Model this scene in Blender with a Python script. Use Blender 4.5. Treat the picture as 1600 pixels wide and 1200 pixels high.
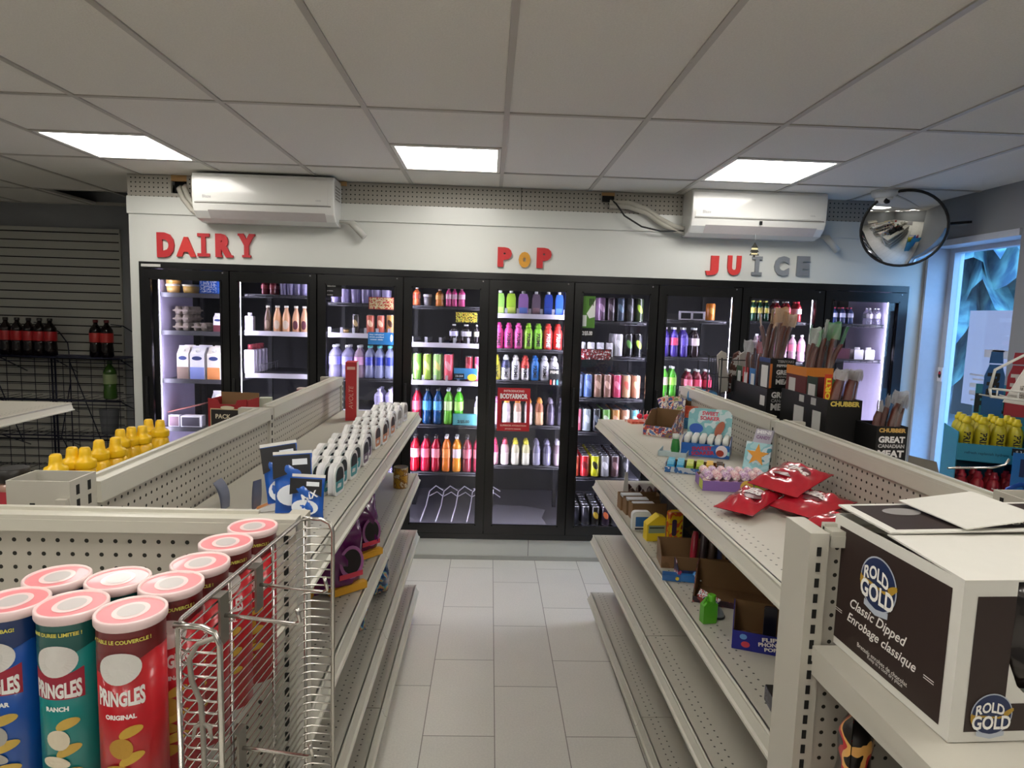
import bpy, math, random
from math import pi, sin, cos, radians, sqrt, atan2
from mathutils import Vector, Matrix, Euler

for o in list(bpy.data.objects):
    bpy.data.objects.remove(o, do_unlink=True)
scene = bpy.context.scene
COL = scene.collection

# ------------------------------------------------------------------ camera
CAM_H = 1.792
FPX = 1023.0
YAW, PITCH, ROLL = .0359, -.1075, .0305
_f = Vector((sin(YAW)*cos(PITCH), cos(YAW)*cos(PITCH), sin(PITCH)))
_r0 = Vector((cos(YAW), -sin(YAW), 0)); _u0 = _r0.cross(_f)
_r = _r0*cos(ROLL) + _u0*sin(ROLL); _u = _u0*cos(ROLL) - _r0*sin(ROLL)
cd = bpy.data.cameras.new('camera'); cam = bpy.data.objects.new('camera', cd); COL.objects.link(cam)
cam.matrix_world = Matrix(((_r.x, _u.x, -_f.x, 0), (_r.y, _u.y, -_f.y, 0), (_r.z, _u.z, -_f.z, CAM_H), (0, 0, 0, 1)))
cd.sensor_width = 36.0; cd.lens = 36.0*FPX/1600.0; cd.clip_start = .02; cd.clip_end = 200
scene.camera = cam

# ------------------------------------------------------------------ world, exposure
def lin(c):
    if isinstance(c, str):
        c = c.lstrip('#'); c = [int(c[i:i+2], 16)/255 for i in (0, 2, 4)]
    return tuple(x/12.92 if x <= .04045 else ((x+.055)/1.055)**2.4 for x in c) + (1.0,)
scene.view_settings.view_transform = 'Standard'; scene.view_settings.look = 'None'
scene.view_settings.gamma = 1.0; scene.view_settings.use_curve_mapping = False
scene.view_settings.exposure = 1.15
W = bpy.data.worlds.new('sky'); scene.world = W; W.use_nodes = True
_n = W.node_tree.nodes; _l = W.node_tree.links
_bg = _n['Background']; _bg.inputs[1].default_value = 5.2
_tc = _n.new('ShaderNodeTexCoord'); _sp = _n.new('ShaderNodeSeparateXYZ'); _cr = _n.new('ShaderNodeValToRGB')
_l.new(_tc.outputs['Generated'], _sp.inputs[0]); _l.new(_sp.outputs['Z'], _cr.inputs[0]); _l.new(_cr.outputs[0], _bg.inputs[0])
_cr.color_ramp.elements[0].color = (.20, .34, .52, 1); _cr.color_ramp.elements[0].position = .0
_cr.color_ramp.elements[1].color = (.26, .48, .86, 1); _cr.color_ramp.elements[1].position = .5
LIGHT_POWER = 7.2       # the square ceiling panels
LED_POWER = 4.0         # the strips inside the cooler
scene.cycles.max_bounces = 8; scene.cycles.diffuse_bounces = 4; scene.cycles.glossy_bounces = 4
scene.cycles.transmission_bounces = 6; scene.cycles.transparent_max_bounces = 24
scene.cycles.sample_clamp_indirect = 6.0; scene.cycles.caustics_reflective = False; scene.cycles.caustics_refractive = False

CEIL = 2.651
def ray(px, py):
    return _f + _r*((px-800)/FPX) - _u*((py-600)/FPX)
def onY(px, py, Y):
    d = ray(px, py); return Vector((0, 0, CAM_H)) + d*(Y/d.y)
def onZ(px, py, z):
    d = ray(px, py); return Vector((0, 0, CAM_H)) + d*((z-CAM_H)/d.z)
def onX(px, py, X):
    d = ray(px, py); return Vector((0, 0, CAM_H)) + d*(X/d.x)

# ------------------------------------------------------------------ materials
MATS = {}
def _new(name):
    m = bpy.data.materials.new(name); m.use_nodes = True
    return m, m.node_tree.nodes, m.node_tree.links, m.node_tree.nodes['Principled BSDF']
def mat(name, col, rough=.5, metal=0., noise=.06, scale=30., bump=0., spec=.5, emit=0., coat=0., alpha=1., trans=0.):
    if name in MATS: return MATS[name]
    m, n, l, b = _new(name); c = lin(col)
    b.inputs['Roughness'].default_value = rough; b.inputs['Metallic'].default_value = metal
    b.inputs['Specular IOR Level'].default_value = spec; b.inputs['Coat Weight'].default_value = coat
    b.inputs['Alpha'].default_value = alpha; b.inputs['Transmission Weight'].default_value = trans
    tc = n.new('ShaderNodeTexCoord'); nz = n.new('ShaderNodeTexNoise'); nz.inputs['Scale'].default_value = scale
    nz.inputs['Detail'].default_value = 3
    l.new(tc.outputs['Object'], nz.inputs['Vector'])
    if noise > 0:
        mx = n.new('ShaderNodeMix'); mx.data_type = 'RGBA'
        mx.inputs['A'].default_value = tuple(x*(1-noise) for x in c[:3])+(1,)
        mx.inputs['B'].default_value = tuple(min(1, x*(1+noise)) for x in c[:3])+(1,)
        l.new(nz.outputs[0], mx.inputs['Factor']); l.new(mx.outputs['Result'], b.inputs['Base Color'])
    else: b.inputs['Base Color'].default_value = c
    if bump > 0:
        bp = n.new('ShaderNodeBump'); bp.inputs['Strength'].default_value = bump; bp.inputs['Distance'].default_value = .002
        l.new(nz.outputs[0], bp.inputs['Height']); l.new(bp.outputs[0], b.inputs['Normal'])
    if emit > 0:
        b.inputs['Emission Color'].default_value = c; b.inputs['Emission Strength'].default_value = emit
    MATS[name] = m; return m
def M_(n, op, a, b=None, c=None):
    x = n.new('ShaderNodeMath'); x.operation = op
    for i, v in enumerate((a, b, c)):
        if v is None: continue
        if isinstance(v, (int, float)): x.inputs[i].default_value = v
        else: x.id_data.links.new(v, x.inputs[i])
    return x.outputs[0]
def holes(name, col, au, av, pu, pv, r, stagger=0., umin=None, umax=None, rough=.45, hole='#17160f', offu=0., offv=0., shape='round', noise=.05):
    """sheet metal or board with a regular grid of small holes drawn in its colour, in the object's own coordinates"""
    if name in MATS: return MATS[name]
    m, n, l, b = _new(name); c = lin(col)
    tc = n.new('ShaderNodeTexCoord'); sp = n.new('ShaderNodeSeparateXYZ'); l.new(tc.outputs['Object'], sp.inputs[0])
    U = M_(n, 'DIVIDE', M_(n, 'SUBTRACT', sp.outputs[au], offu), pu); Vv = M_(n, 'DIVIDE', M_(n, 'SUBTRACT', sp.outputs[av], offv), pv)
    row = M_(n, 'FLOOR', U)
    V2 = M_(n, 'ADD', Vv, M_(n, 'MULTIPLY', M_(n, 'FLOORED_MODULO', row, 2.), stagger))
    fu = M_(n, 'MULTIPLY', M_(n, 'SUBTRACT', M_(n, 'FRACT', U), .5), pu); fv = M_(n, 'MULTIPLY', M_(n, 'SUBTRACT', M_(n, 'FRACT', V2), .5), pv)
    if shape == 'round':
        d = M_(n, 'SQRT', M_(n, 'ADD', M_(n, 'MULTIPLY', fu, fu), M_(n, 'MULTIPLY', fv, fv)))
        k = M_(n, 'LESS_THAN', d, r)
    else:
        k = M_(n, 'MULTIPLY', M_(n, 'LESS_THAN', M_(n, 'ABSOLUTE', fu), r[0]), M_(n, 'LESS_THAN', M_(n, 'ABSOLUTE', fv), r[1]))
    if umin is not None: k = M_(n, 'MULTIPLY', k, M_(n, 'GREATER_THAN', sp.outputs[au], umin))
    if umax is not None: k = M_(n, 'MULTIPLY', k, M_(n, 'LESS_THAN', sp.outputs[au], umax))
    nz = n.new('ShaderNodeTexNoise'); nz.inputs['Scale'].default_value = 6; nz.inputs['Detail'].default_value = 5; l.new(tc.outputs['Object'], nz.inputs['Vector'])
    m1 = n.new('ShaderNodeMix'); m1.data_type = 'RGBA'; m1.inputs['A'].default_value = tuple(x*(1-noise) for x in c[:3])+(1,)
    m1.inputs['B'].default_value = tuple(x*(1+noise) for x in c[:3])+(1,); l.new(nz.outputs[0], m1.inputs['Factor'])
    m2 = n.new('ShaderNodeMix'); m2.data_type = 'RGBA'; l.new(k, m2.inputs['Factor']); l.new(m1.outputs['Result'], m2.inputs['A'])
    m2.inputs['B'].default_value = lin(hole); l.new(m2.outputs['Result'], b.inputs['Base Color'])  # dark of the open holes is put into the base colour
    b.inputs['Roughness'].default_value = rough; b.inputs['Specular IOR Level'].default_value = .4
    MATS[name] = m; return m
def printed(name, cols, scale=40., rough=.35, coat=.0):
    """busy printed packaging: irregular flat patches of the given colours"""
    if name in MATS: return MATS[name]
    m, n, l, b = _new(name)
    tc = n.new('ShaderNodeTexCoord'); nz = n.new('ShaderNodeTexNoise'); nz.inputs['Scale'].default_value = scale; nz.inputs['Detail'].default_value = 2.5
    l.new(tc.outputs['Object'], nz.inputs['Vector'])
    cr = n.new('ShaderNodeValToRGB'); cr.color_ramp.interpolation = 'CONSTANT'; l.new(nz.outputs[0], cr.inputs[0])
    k = len(cols); e = cr.color_ramp.elements
    while len(e) < k: e.new(.5)
    for i, c in enumerate(cols):
        e[i].position = 0 if i == 0 else .36+.28*i/k
        e[i].color = lin(c)
    l.new(cr.outputs[0], b.inputs['Base Color']); b.inputs['Roughness'].default_value = rough; b.inputs['Coat Weight'].default_value = coat
    MATS[name] = m; return m
def glass(name, tint=(1, 1, 1), alpha=.0, rough=.02, col=(1, 1, 1), ior=1.45):
    """thin pane: clear with fresnel reflections, optionally veiled by a milky part"""
    if name in MATS: return MATS[name]
    m = bpy.data.materials.new(name); m.use_nodes = True; n = m.node_tree.nodes; l = m.node_tree.links; n.clear()
    out = n.new('ShaderNodeOutputMaterial'); tr = n.new('ShaderNodeBsdfTransparent'); tr.inputs[0].default_value = (*tint, 1)
    gl = n.new('ShaderNodeBsdfGlossy'); gl.inputs['Roughness'].default_value = rough
    fr = n.new('ShaderNodeFresnel'); _ge = n.new('ShaderNodeNewGeometry'); l.new(M_(n, 'ADD', M_(n, 'MULTIPLY', _ge.outputs['Backfacing'], 1/ior-ior), ior), fr.inputs[0]); mx = n.new('ShaderNodeMixShader')
    l.new(fr.outputs[0], mx.inputs[0]); l.new(tr.outputs[0], mx.inputs[1]); l.new(gl.outputs[0], mx.inputs[2]); last = mx.outputs[0]
    if alpha > 0:
        df = n.new('ShaderNodeBsdfPrincipled'); df.inputs['Base Color'].default_value = (*col, 1); df.inputs['Roughness'].default_value = .3
        m2 = n.new('ShaderNodeMixShader'); m2.inputs[0].default_value = alpha; l.new(last, m2.inputs[1]); l.new(df.outputs[0], m2.inputs[2]); last = m2.outputs[0]
    l.new(last, out.inputs[0]); MATS[name] = m; return m
def plastic(c, rough=.28): return mat('plastic_'+c.strip('#'), c, rough, noise=.02, coat=.2)
def paper(c): return mat('paper_'+c.strip('#'), c, .6, noise=.03)
def clearp(c, a=.55):
    k = lin(c); return glass('clear_'+c.strip('#'), (min(1, k[0]*.4+.6), min(1, k[1]*.4+.6), min(1, k[2]*.4+.6)), a, .05, k[:3])

# ------------------------------------------------------------------ mesh helper
class MB:
    def __init__(s): s.v = []; s.f = []; s.m = []; s.sm = []
    def add(s, vs, fs, mi=0, smooth=False, M=None):
        k = len(s.v)
        s.v += [tuple(M @ Vector(p)) if M is not None else tuple(p) for p in vs]
        s.f += [tuple(i+k for i in f) for f in fs]; s.m += [mi]*len(fs); s.sm += [smooth]*len(fs); return s
    def box(s, x0, x1, y0, y1, z0, z1, mi=0, M=None):
        v = [(x0, y0, z0), (x1, y0, z0), (x1, y1, z0), (x0, y1, z0), (x0, y0, z1), (x1, y0, z1), (x1, y1, z1), (x0, y1, z1)]
        return s.add(v, [(0, 3, 2, 1), (4, 5, 6, 7), (0, 1, 5, 4), (1, 2, 6, 5), (2, 3, 7, 6), (3, 0, 4, 7)], mi, False, M)
    def quad(s, a, b, c, d, mi=0): return s.add([a, b, c, d], [(0, 1, 2, 3)], mi)
    def prism(s, poly, t0, t1, mi=0, plane='xz', M=None, mi_side=None, smooth=False):
        """closed outline extruded along the third axis"""
        n = len(poly)
        def P(a, b, t): return {'xz': (a, t, b), 'xy': (a, b, t), 'yz': (t, a, b)}[plane]
        v = [P(a, b, t0) for a, b in poly] + [P(a, b, t1) for a, b in poly]
        s.add(v, [tuple(range(n)), tuple(range(2*n-1, n-1, -1))], mi, False, M)
        k = len(s.v)-2*n
        s.f += [(k+i, k+(i+1) % n, k+n+(i+1) % n, k+n+i) for i in range(n)]; s.m += [mi if mi_side is None else mi_side]*n; s.sm += [smooth]*n
        return s
    def lathe(s, prof, n=20, mi=0, c=(0, 0, 0), M=None, sx=1., sy=1., mis=None, caps=True):
        k = len(prof); v = []
        for r, z in prof:
            for i in range(n):
                a = 2*pi*i/n; v.append((c[0]+r*cos(a)*sx, c[1]+r*sin(a)*sy, c[2]+z))
        base = len(s.v); s.add(v, [], 0, True, M)
        for j in range(k-1):
            for i in range(n):
                s.f.append((base+j*n+i, base+j*n+(i+1) % n, base+(j+1)*n+(i+1) % n, base+(j+1)*n+i))
                s.m.append(mis[j] if mis else mi); s.sm.append(True)
        if caps:
            s.f.append(tuple(base+i for i in range(n-1, -1, -1))); s.m.append(mis[0] if mis else mi); s.sm.append(False)
            s.f.append(tuple(base+(k-1)*n+i for i in range(n))); s.m.append(mis[-1] if mis else mi); s.sm.append(False)
        return s
    def tube(s, pts, r, n=8, mi=0, closed=False, M=None):
        pts = [Vector(p) for p in pts]; k = len(pts); up = Vector((0, 0, 1)); rings = []
        nrm = None
        for i, p in enumerate(pts):
            a = pts[i-1] if (i > 0 or closed) else p; b = pts[(i+1) % k] if (i < k-1 or closed) else p
            t = (b-a).normalized() if (b-a).length > 1e-9 else Vector((0, 0, 1))
            if nrm is None: nrm = t.cross(up) if abs(t.z) < .95 else t.cross(Vector((1, 0, 0)))
            nrm = (nrm - t*nrm.dot(t)); nrm = nrm.normalized() if nrm.length > 1e-6 else t.orthogonal().normalized()
            bn = t.cross(nrm)
            rr = r[i] if isinstance(r, (list, tuple)) else r
            rings.append([p + nrm*cos(2*pi*j/n)*rr + bn*sin(2*pi*j/n)*rr for j in range(n)])
        base = len(s.v); s.add([tuple(q) for g in rings for q in g], [], 0, True, M)
        for i in range(k if closed else k-1):
            for j in range(n):
                i2 = (i+1) % k
                s.f.append((base+i*n+j, base+i*n+(j+1) % n, base+i2*n+(j+1) % n, base+i2*n+j)); s.m.append(mi); s.sm.append(True)
        if not closed:
            s.f.append(tuple(base+j for j in range(n-1, -1, -1))); s.m.append(mi); s.sm.append(False)
            s.f.append(tuple(base+(k-1)*n+j for j in range(n))); s.m.append(mi); s.sm.append(False)
        return s
    def grid(s, fn, nu, nv, mi=0, smooth=True, M=None):
        base = [fn(i/nu, j/nv) for j in range(nv+1) for i in range(nu+1)]
        fs = [(j*(nu+1)+i, j*(nu+1)+i+1, (j+1)*(nu+1)+i+1, (j+1)*(nu+1)+i) for j in range(nv) for i in range(nu)]
        return s.add(base, fs, mi, smooth, M)
    def mesh(s, name, mats):
        me = bpy.data.meshes.new(name); me.from_pydata(s.v, [], s.f)
        for m in (mats if isinstance(mats, (list, tuple)) else [mats]): me.materials.append(m)
        me.polygons.foreach_set('material_index', s.m); me.polygons.foreach_set('use_smooth', s.sm); me.update(); return me
    def build(s, name, mats, parent=None, label=None):
        o = bpy.data.objects.new(name, s.mesh(name, mats)); COL.objects.link(o)
        if parent is not None: o.parent = parent
        if label: o['label'] = label
        return o
def rrect(w, h, r, n=5, r_top=None):
    """rounded rectangle outline centred on x, standing on z=0"""
    rt = r if r_top is None else r_top; pts = []
    for cx, cz, a0, q in ((w/2-r, r, -90, r), (w/2-rt, h-rt, 0, rt), (-w/2+rt, h-rt, 90, rt), (-w/2+r, r, 180, r)):
        for i in range(n+1):
            a = radians(a0+90*i/n); pts.append((cx+q*cos(a), cz+q*sin(a)))
    return pts
def tag(o, label=None, cat=None, group=None, kind=None):
    if label: o['label'] = label
    if cat: o['category'] = cat
    if group: o['group'] = group
    if kind: o['kind'] = kind
    return o
def thing(name, label, cat, loc=(0, 0, 0), rz=0., group=None, rot=None):
    o = bpy.data.objects.new(name, None); COL.objects.link(o); o.empty_display_size = .05
    o.location = loc; o.rotation_euler = rot if rot is not None else (0, 0, rz)
    return tag(o, label, cat, group)
def struct(name, mb, mats, parent=None):
    return tag(mb.build(name, mats, parent), kind='structure')
def copy_tree(o, parent=None):
    c = o.copy(); COL.objects.link(c)
    if parent is not None: c.parent = parent
    for ch in list(o.children): copy_tree(ch, c)
    return c
ORD = 'zeroth first second third fourth fifth sixth seventh eighth ninth tenth eleventh twelfth thirteenth fourteenth fifteenth sixteenth seventeenth eighteenth nineteenth'.split()

_TXT = {}
def text_geo(s, bold=0., shear=0., spacing=1.):
    k = (s, bold, shear, spacing)
    if k in _TXT: return _TXT[k]
    cu = bpy.data.curves.new('t', 'FONT'); cu.body = s; cu.align_x = 'CENTER'; cu.align_y = 'CENTER'; cu.resolution_u = 3
    cu.offset = bold; cu.shear = shear; cu.space_character = spacing; cu.space_line = .85
    o = bpy.data.objects.new('t', cu); COL.objects.link(o)
    dg = bpy.context.evaluated_depsgraph_get(); me = bpy.data.meshes.new_from_object(o.evaluated_get(dg))
    vs = [tuple(v.co) for v in me.vertices]; fs = [tuple(p.vertices) for p in me.polygons]
    bpy.data.objects.remove(o, do_unlink=True); bpy.data.curves.remove(cu); bpy.data.meshes.remove(me)
    xs = [v[0] for v in vs]; ys = [v[1] for v in vs]; cx = (min(xs)+max(xs))/2; cy = (min(ys)+max(ys))/2
    vs = [(v[0]-cx, v[1]-cy) for v in vs]
    _TXT[k] = (vs, fs, max(xs)-min(xs), max(ys)-min(ys)); return _TXT[k]
def text(mb, s, fn, width=None, height=None, mi=0, bold=.02, shear=0., spacing=1., both=None, rot=0., warp=None):
    """flat lettering; fn maps (u, v) in metres on the surface to a point"""
    vs, fs, w, h = text_geo(s, bold, shear, spacing)
    if both: ku, kv = both[0]/w, both[1]/h
    elif width: ku = kv = width/w
    else: ku = kv = height/h
    cr, sr = cos(rot), sin(rot); out = []
    for a, b in vs:
        a *= ku; b *= kv
        if warp: a, b = warp(a, b)
        out.append(fn(a*cr-b*sr, a*sr+b*cr))
    mb.add(out, fs, mi); return mb
def plane_fn(o, ux, uy):
    o = Vector(o); ux = Vector(ux); uy = Vector(uy)
    return lambda a, b: tuple(o+ux*a+uy*b)
def cyl_fn(r, z=0., phi=0.):
    """on a vertical cylinder, facing -Y turned by phi"""
    return lambda a, b: (r*sin(a/r+phi), -r*cos(a/r+phi), z+b)
def blob(mb, fn, cx, cz, rx, rz, mi=0, n=20, rot=0., warp=None):
    ps = []
    for ring in (0., .5, 1.):
        for i in range(n):
            a = 2*pi*i/n; x = rx*cos(a)*ring; z = rz*sin(a)*ring
            if warp: x, z = warp(x, z)
            ps.append(fn(cx+x*cos(rot)-z*sin(rot), cz+x*sin(rot)+z*cos(rot)))
    fs = [(n+i, n+(i+1) % n, i) for i in range(0)]
    fs += [tuple([n+i, n+(i+1) % n, 0]) for i in range(n)]
    fs += [(2*n+i, 2*n+(i+1) % n, n+(i+1) % n, n+i) for i in range(n)]
    mb.add(ps, fs, mi); return mb
# ------------------------------------------------------------------ shell of the shop
COOL_Y = 4.62; XL, XR = -2.47, 3.08; BACK_Y = 6.15; WEST = -5.6; SOUTH = -4.2
m_wall = mat('grey_wall_paint', '#8b8d90', .7, noise=.05, scale=4, bump=.15)
m_ceil = mat('ceiling_tile_board', '#dedbd3', .9, noise=.10, scale=160, bump=.6)
m_tee = mat('ceiling_tee_metal', '#b4b0a7', .45, noise=.02)
m_dark = mat('void_dark', '#0b0b0b', .9, noise=0)

def floor_mat():
    m, n, l, b = _new('floor_tiles')
    tc = n.new('ShaderNodeTexCoord'); mp = n.new('ShaderNodeMapping'); mp.vector_type = 'POINT'
    l.new(tc.outputs['Object'], mp.inputs[0])
    mp.inputs['Rotation'].default_value = (0, 0, radians(90)); mp.inputs['Location'].default_value = (-.09, .24, 0)
    br = n.new('ShaderNodeTexBrick'); l.new(mp.outputs[0], br.inputs[0])
    br.offset = .39; br.offset_frequency = 2; br.squash = 1.0
    br.inputs['Scale'].default_value = 1.0; br.inputs['Brick Width'].default_value = .615; br.inputs['Row Height'].default_value = .305
    br.inputs['Mortar Size'].default_value = .0022; br.inputs['Mortar Smooth'].default_value = .2; br.inputs['Bias'].default_value = 0.
    br.inputs['Color1'].default_value = lin('#dddad2'); br.inputs['Color2'].default_value = lin('#d6d3cb'); br.inputs['Mortar'].default_value = lin('#86827a')
    nz = n.new('ShaderNodeTexNoise'); nz.inputs['Scale'].default_value = 120; nz.inputs['Detail'].default_value = 4; l.new(tc.outputs['Object'], nz.inputs[0])
    nz2 = n.new('ShaderNodeTexNoise'); nz2.inputs['Scale'].default_value = 2.5; nz2.inputs['Detail'].default_value = 4; l.new(tc.outputs['Object'], nz2.inputs[0])
    v = M_(n, 'ADD', M_(n, 'MULTIPLY', nz.outputs[0], .28), M_(n, 'MULTIPLY', nz2.outputs[0], .16)); v = M_(n, 'ADD', v, .78)
    mx = n.new('ShaderNodeMix'); mx.data_type = 'RGBA'; mx.blend_type = 'MULTIPLY'; mx.inputs['Factor'].default_value = 1
    cv = n.new('ShaderNodeCombineColor'); [l.new(v, cv.inputs[i]) for i in range(3)]
    l.new(br.outputs[0], mx.inputs['A']); l.new(cv.outputs[0], mx.inputs['B']); l.new(mx.outputs['Result'], b.inputs['Base Color'])
    b.inputs['Roughness'].default_value = .34; b.inputs['Specular IOR Level'].default_value = .4
    bp = n.new('ShaderNodeBump'); bp.inputs['Strength'].default_value = .25; bp.inputs['Distance'].default_value = .001
    l.new(M_(n, 'SUBTRACT', M_(n, 'MULTIPLY', nz.outputs[0], .3), br.outputs['Fac']), bp.inputs['Height']); l.new(bp.outputs[0], b.inputs['Normal'])
    return m
struct('floor', MB().box(WEST-.1, XR+.25, SOUTH-.1, BACK_Y+.1, -.1, 0), floor_mat())
struct('wall_left', MB().box(WEST-.1, WEST, SOUTH-.1, BACK_Y+.1, 0, CEIL+.3), m_wall)
struct('wall_back', MB().box(WEST, XR+.2, BACK_Y, BACK_Y+.1, 0, CEIL+.3), m_wall)
struct('wall_front', MB().box(WEST, XR+.2, SOUTH-.1, SOUTH, 0, CEIL+.3), m_wall)
WY0, WY1, WZ0, WZ1 = 3.79, 4.60, .28, 2.355     # window opening in the east wall
wr = MB()
wr.box(XR, XR+.2, SOUTH, WY0, 0, CEIL+.3); wr.box(XR, XR+.2, WY1, BACK_Y+.1, 0, CEIL+.3)
wr.box(XR, XR+.2, WY0, WY1, 0, WZ0); wr.box(XR, XR+.2, WY0, WY1, WZ1, CEIL+.3)
struct('wall_right', wr, m_wall)

# ceiling: board cells in a tee grid, one cell open over the far corner, three filled by lamps
TX0 = -1.782; S = .61
xs = [WEST] + [TX0+S*k for k in range(-6, 8)] + [XR+.2]
ysr = [SOUTH, -3.165, -1.945, -.725, .495, 1.715, 2.935, 4.155, 5.375, BACK_Y]
lights = [(-4, 3.545), (-1, 3.545), (0, 3.545)]
LC = [(-2.392, 3.545), (-.562, 3.545), (1.268, 3.545)]            # seen
LC2 = [(-2.392, .495), (-.562, .495), (1.268, .495), (-2.392, -1.945), (1.268, -1.945), (-.562, -1.945), (-.562, -3.165), (1.268, -3.165), (-2.392, -3.165), (-4.832, -.725)]   # unseen lamps added out of view to fill the room with light
HOLE = (-3.56, -2.47, 5.375, BACK_Y)
cells = MB(); SG = .008
def cell(x0, x1, y0, y1):
    for lx, ly in LC+LC2:
        if abs(lx-x0) < .01 and y0 <= ly+.01 and ly+.60 <= y1+.01:
            if ly > y0+.05: cells.box(x0+SG, x1-SG, y0+SG, ly-SG, CEIL, CEIL+.02)
            if ly+.61 < y1-.05: cells.box(x0+SG, x1-SG, ly+.61+SG, y1-SG, CEIL, CEIL+.02)
            return
    cells.box(x0+SG, x1-SG, y0+SG, y1-SG, CEIL, CEIL+.02)
for i in range(len(xs)-1):
    for j in range(len(ysr)-1):
        x0, x1, y0, y1 = xs[i], xs[i+1], ysr[j], ysr[j+1]
        if y0 > COOL_Y-.01 and x0 > XL-.1: continue
        if y0 >= 4.1 and y0 < 4.2 and x0 > XL-.3:
            cell(x0, x1, y0, COOL_Y+.04); continue
        if y0 > 5.3 and x1 > HOLE[0]+.1:
            continue
        cell(x0, x1, y0, y1)
cells.box(-3.612, -3.56, 5.38, BACK_Y, CEIL, CEIL+.02)
struct('ceiling', cells, m_ceil)
tees = MB()
for x in xs[1:-1]:
    yend = COOL_Y+.03 if x > XL+.02 else BACK_Y
    tees.box(x-.012, x+.012, SOUTH, yend, CEIL-.006, CEIL+.02)
for y in ysr[1:-1]:
    tees.box(WEST, XR if y < COOL_Y else XL, y-.012, y+.012, CEIL-.0055, CEIL+.02)
for lx, ly in LC+LC2:
    for yy in (ly, ly+.61):
        if min(abs(yy-q) for q in ysr) > .05: tees.box(lx, lx+S, yy-.012, yy+.012, CEIL-.005, CEIL+.02)
tees.box(WEST, XL, BACK_Y-.022, BACK_Y, CEIL-.007, CEIL+.02)
struct('trim_1', tees, m_tee)
struct('trim_2', MB().box(WEST-.1, XR+.2, SOUTH-.1, BACK_Y+.2, CEIL+.29, CEIL+.36), m_dark)     # deck above the hung ceiling

m_diff = mat('lamp_diffuser', '#fffaf2', .5, noise=0, emit=LIGHT_POWER)
m_lframe = mat('lamp_frame_white', '#e4e2dc', .4)
names = ['square ceiling light nearest the dairy letters', 'middle square ceiling light above the pop letters', 'square ceiling light nearest the round mirror',
         'added unseen ceiling light, overhead row, dairy side', 'added unseen ceiling light, overhead row, middle', 'added unseen ceiling light, overhead row, window side', 'added unseen ceiling light, second row back, dairy side', 'added unseen ceiling light, second row back, window side', 'added unseen ceiling light, second row back, middle', 'added unseen ceiling light, rearmost row, middle', 'added unseen ceiling light, rearmost row, window side', 'added unseen ceiling light, rearmost row, dairy side', 'added unseen ceiling light, alone near the west wall']
for (lx, ly), nm in zip(LC+LC2, names):
    t = thing('ceiling_light', nm, 'ceiling light', (lx+S/2, ly+S/2, CEIL), group='square ceiling lights')
    h = S/2-.014
    f = MB(); f.box(-h, h, -h, -h+.02, -.004, .03); f.box(-h, h, h-.02, h, -.004, .03); f.box(-h, -h+.02, -h+.02, h-.02, -.004, .03); f.box(h-.02, h, -h+.02, h-.02, -.004, .03)
    f.build('frame', m_lframe, t)
    MB().box(-h+.02, h-.02, -h+.02, h-.02, .0, .004).build('diffuser', m_diff, t)

# slatted back wall of the far corner and its plain strip
m_slat = mat('slat_panel_grey', '#b0afa6', .6, noise=.04)
sl = MB(); z = .12; x1 = -3.37
while z < 2.33:
    sl.box(WEST+.3, x1, BACK_Y-.018, BACK_Y-.001, z, z+.0655, 0); sl.box(WEST+.3, x1-.002, BACK_Y-.006, BACK_Y-.001, z+.0655, z+.076, 1); z += .076
sl.box(WEST+.3, x1+.012, BACK_Y-.03, BACK_Y-.001, z, z+.035, 0)
sl.box(x1, x1+.014, BACK_Y-.022, BACK_Y-.001, .12, z, 0)
tag(sl.build('slat_wall_panel', [m_slat, m_dark]), 'grey slatted display board fixed on the far wall behind the cola rack', 'slat panel')

# ------------------------------------------------------------------ window, sill, frame, pane
m_frame = mat('window_frame_paint', '#c9cdd6', .4)
wx = XR+.2
win = MB()
win.box(wx-.05, wx+.02, WY0, WY0+.05, WZ0, WZ1); win.box(wx-.05, wx+.02, WY1-.06, WY1, WZ0, WZ1)
win.box(wx-.05, wx+.02, WY0+.05, WY1-.06, WZ0, WZ0+.06); win.box(wx-.05, wx+.02, WY0+.05, WY1-.06, WZ1-.05, WZ1)
w1 = struct('window_1', win, m_frame)
gp = MB().box(wx-.012, wx-.006, WY0+.05, WY1-.06, WZ0+.06, WZ1-.05).build('window_pane', glass('window_glass', (.85, .95, 1.0), .03, .02, (.55, .72, .9)), w1); gp['kind'] = 'structure'
MB().box(wx-.056, wx-.0505, WY1-.058, WY1-.012, 1.40, 1.50).build('alarm_sticker', paper('#f2eef0'), w1)
stk = MB(); blob(stk, plane_fn((wx-.0575, WY1-.035, 1.45), (0, -1, 0), (0, 0, 1)), 0, 0, .015, .026, 0); blob(stk, plane_fn((wx-.058, WY1-.035, 1.46), (0, -1, 0), (0, 0, 1)), 0, 0, .011, .010, 1)
stk.build('alarm_emblem', [paper('#20242c'), paper('#e0353f')], w1)
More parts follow.
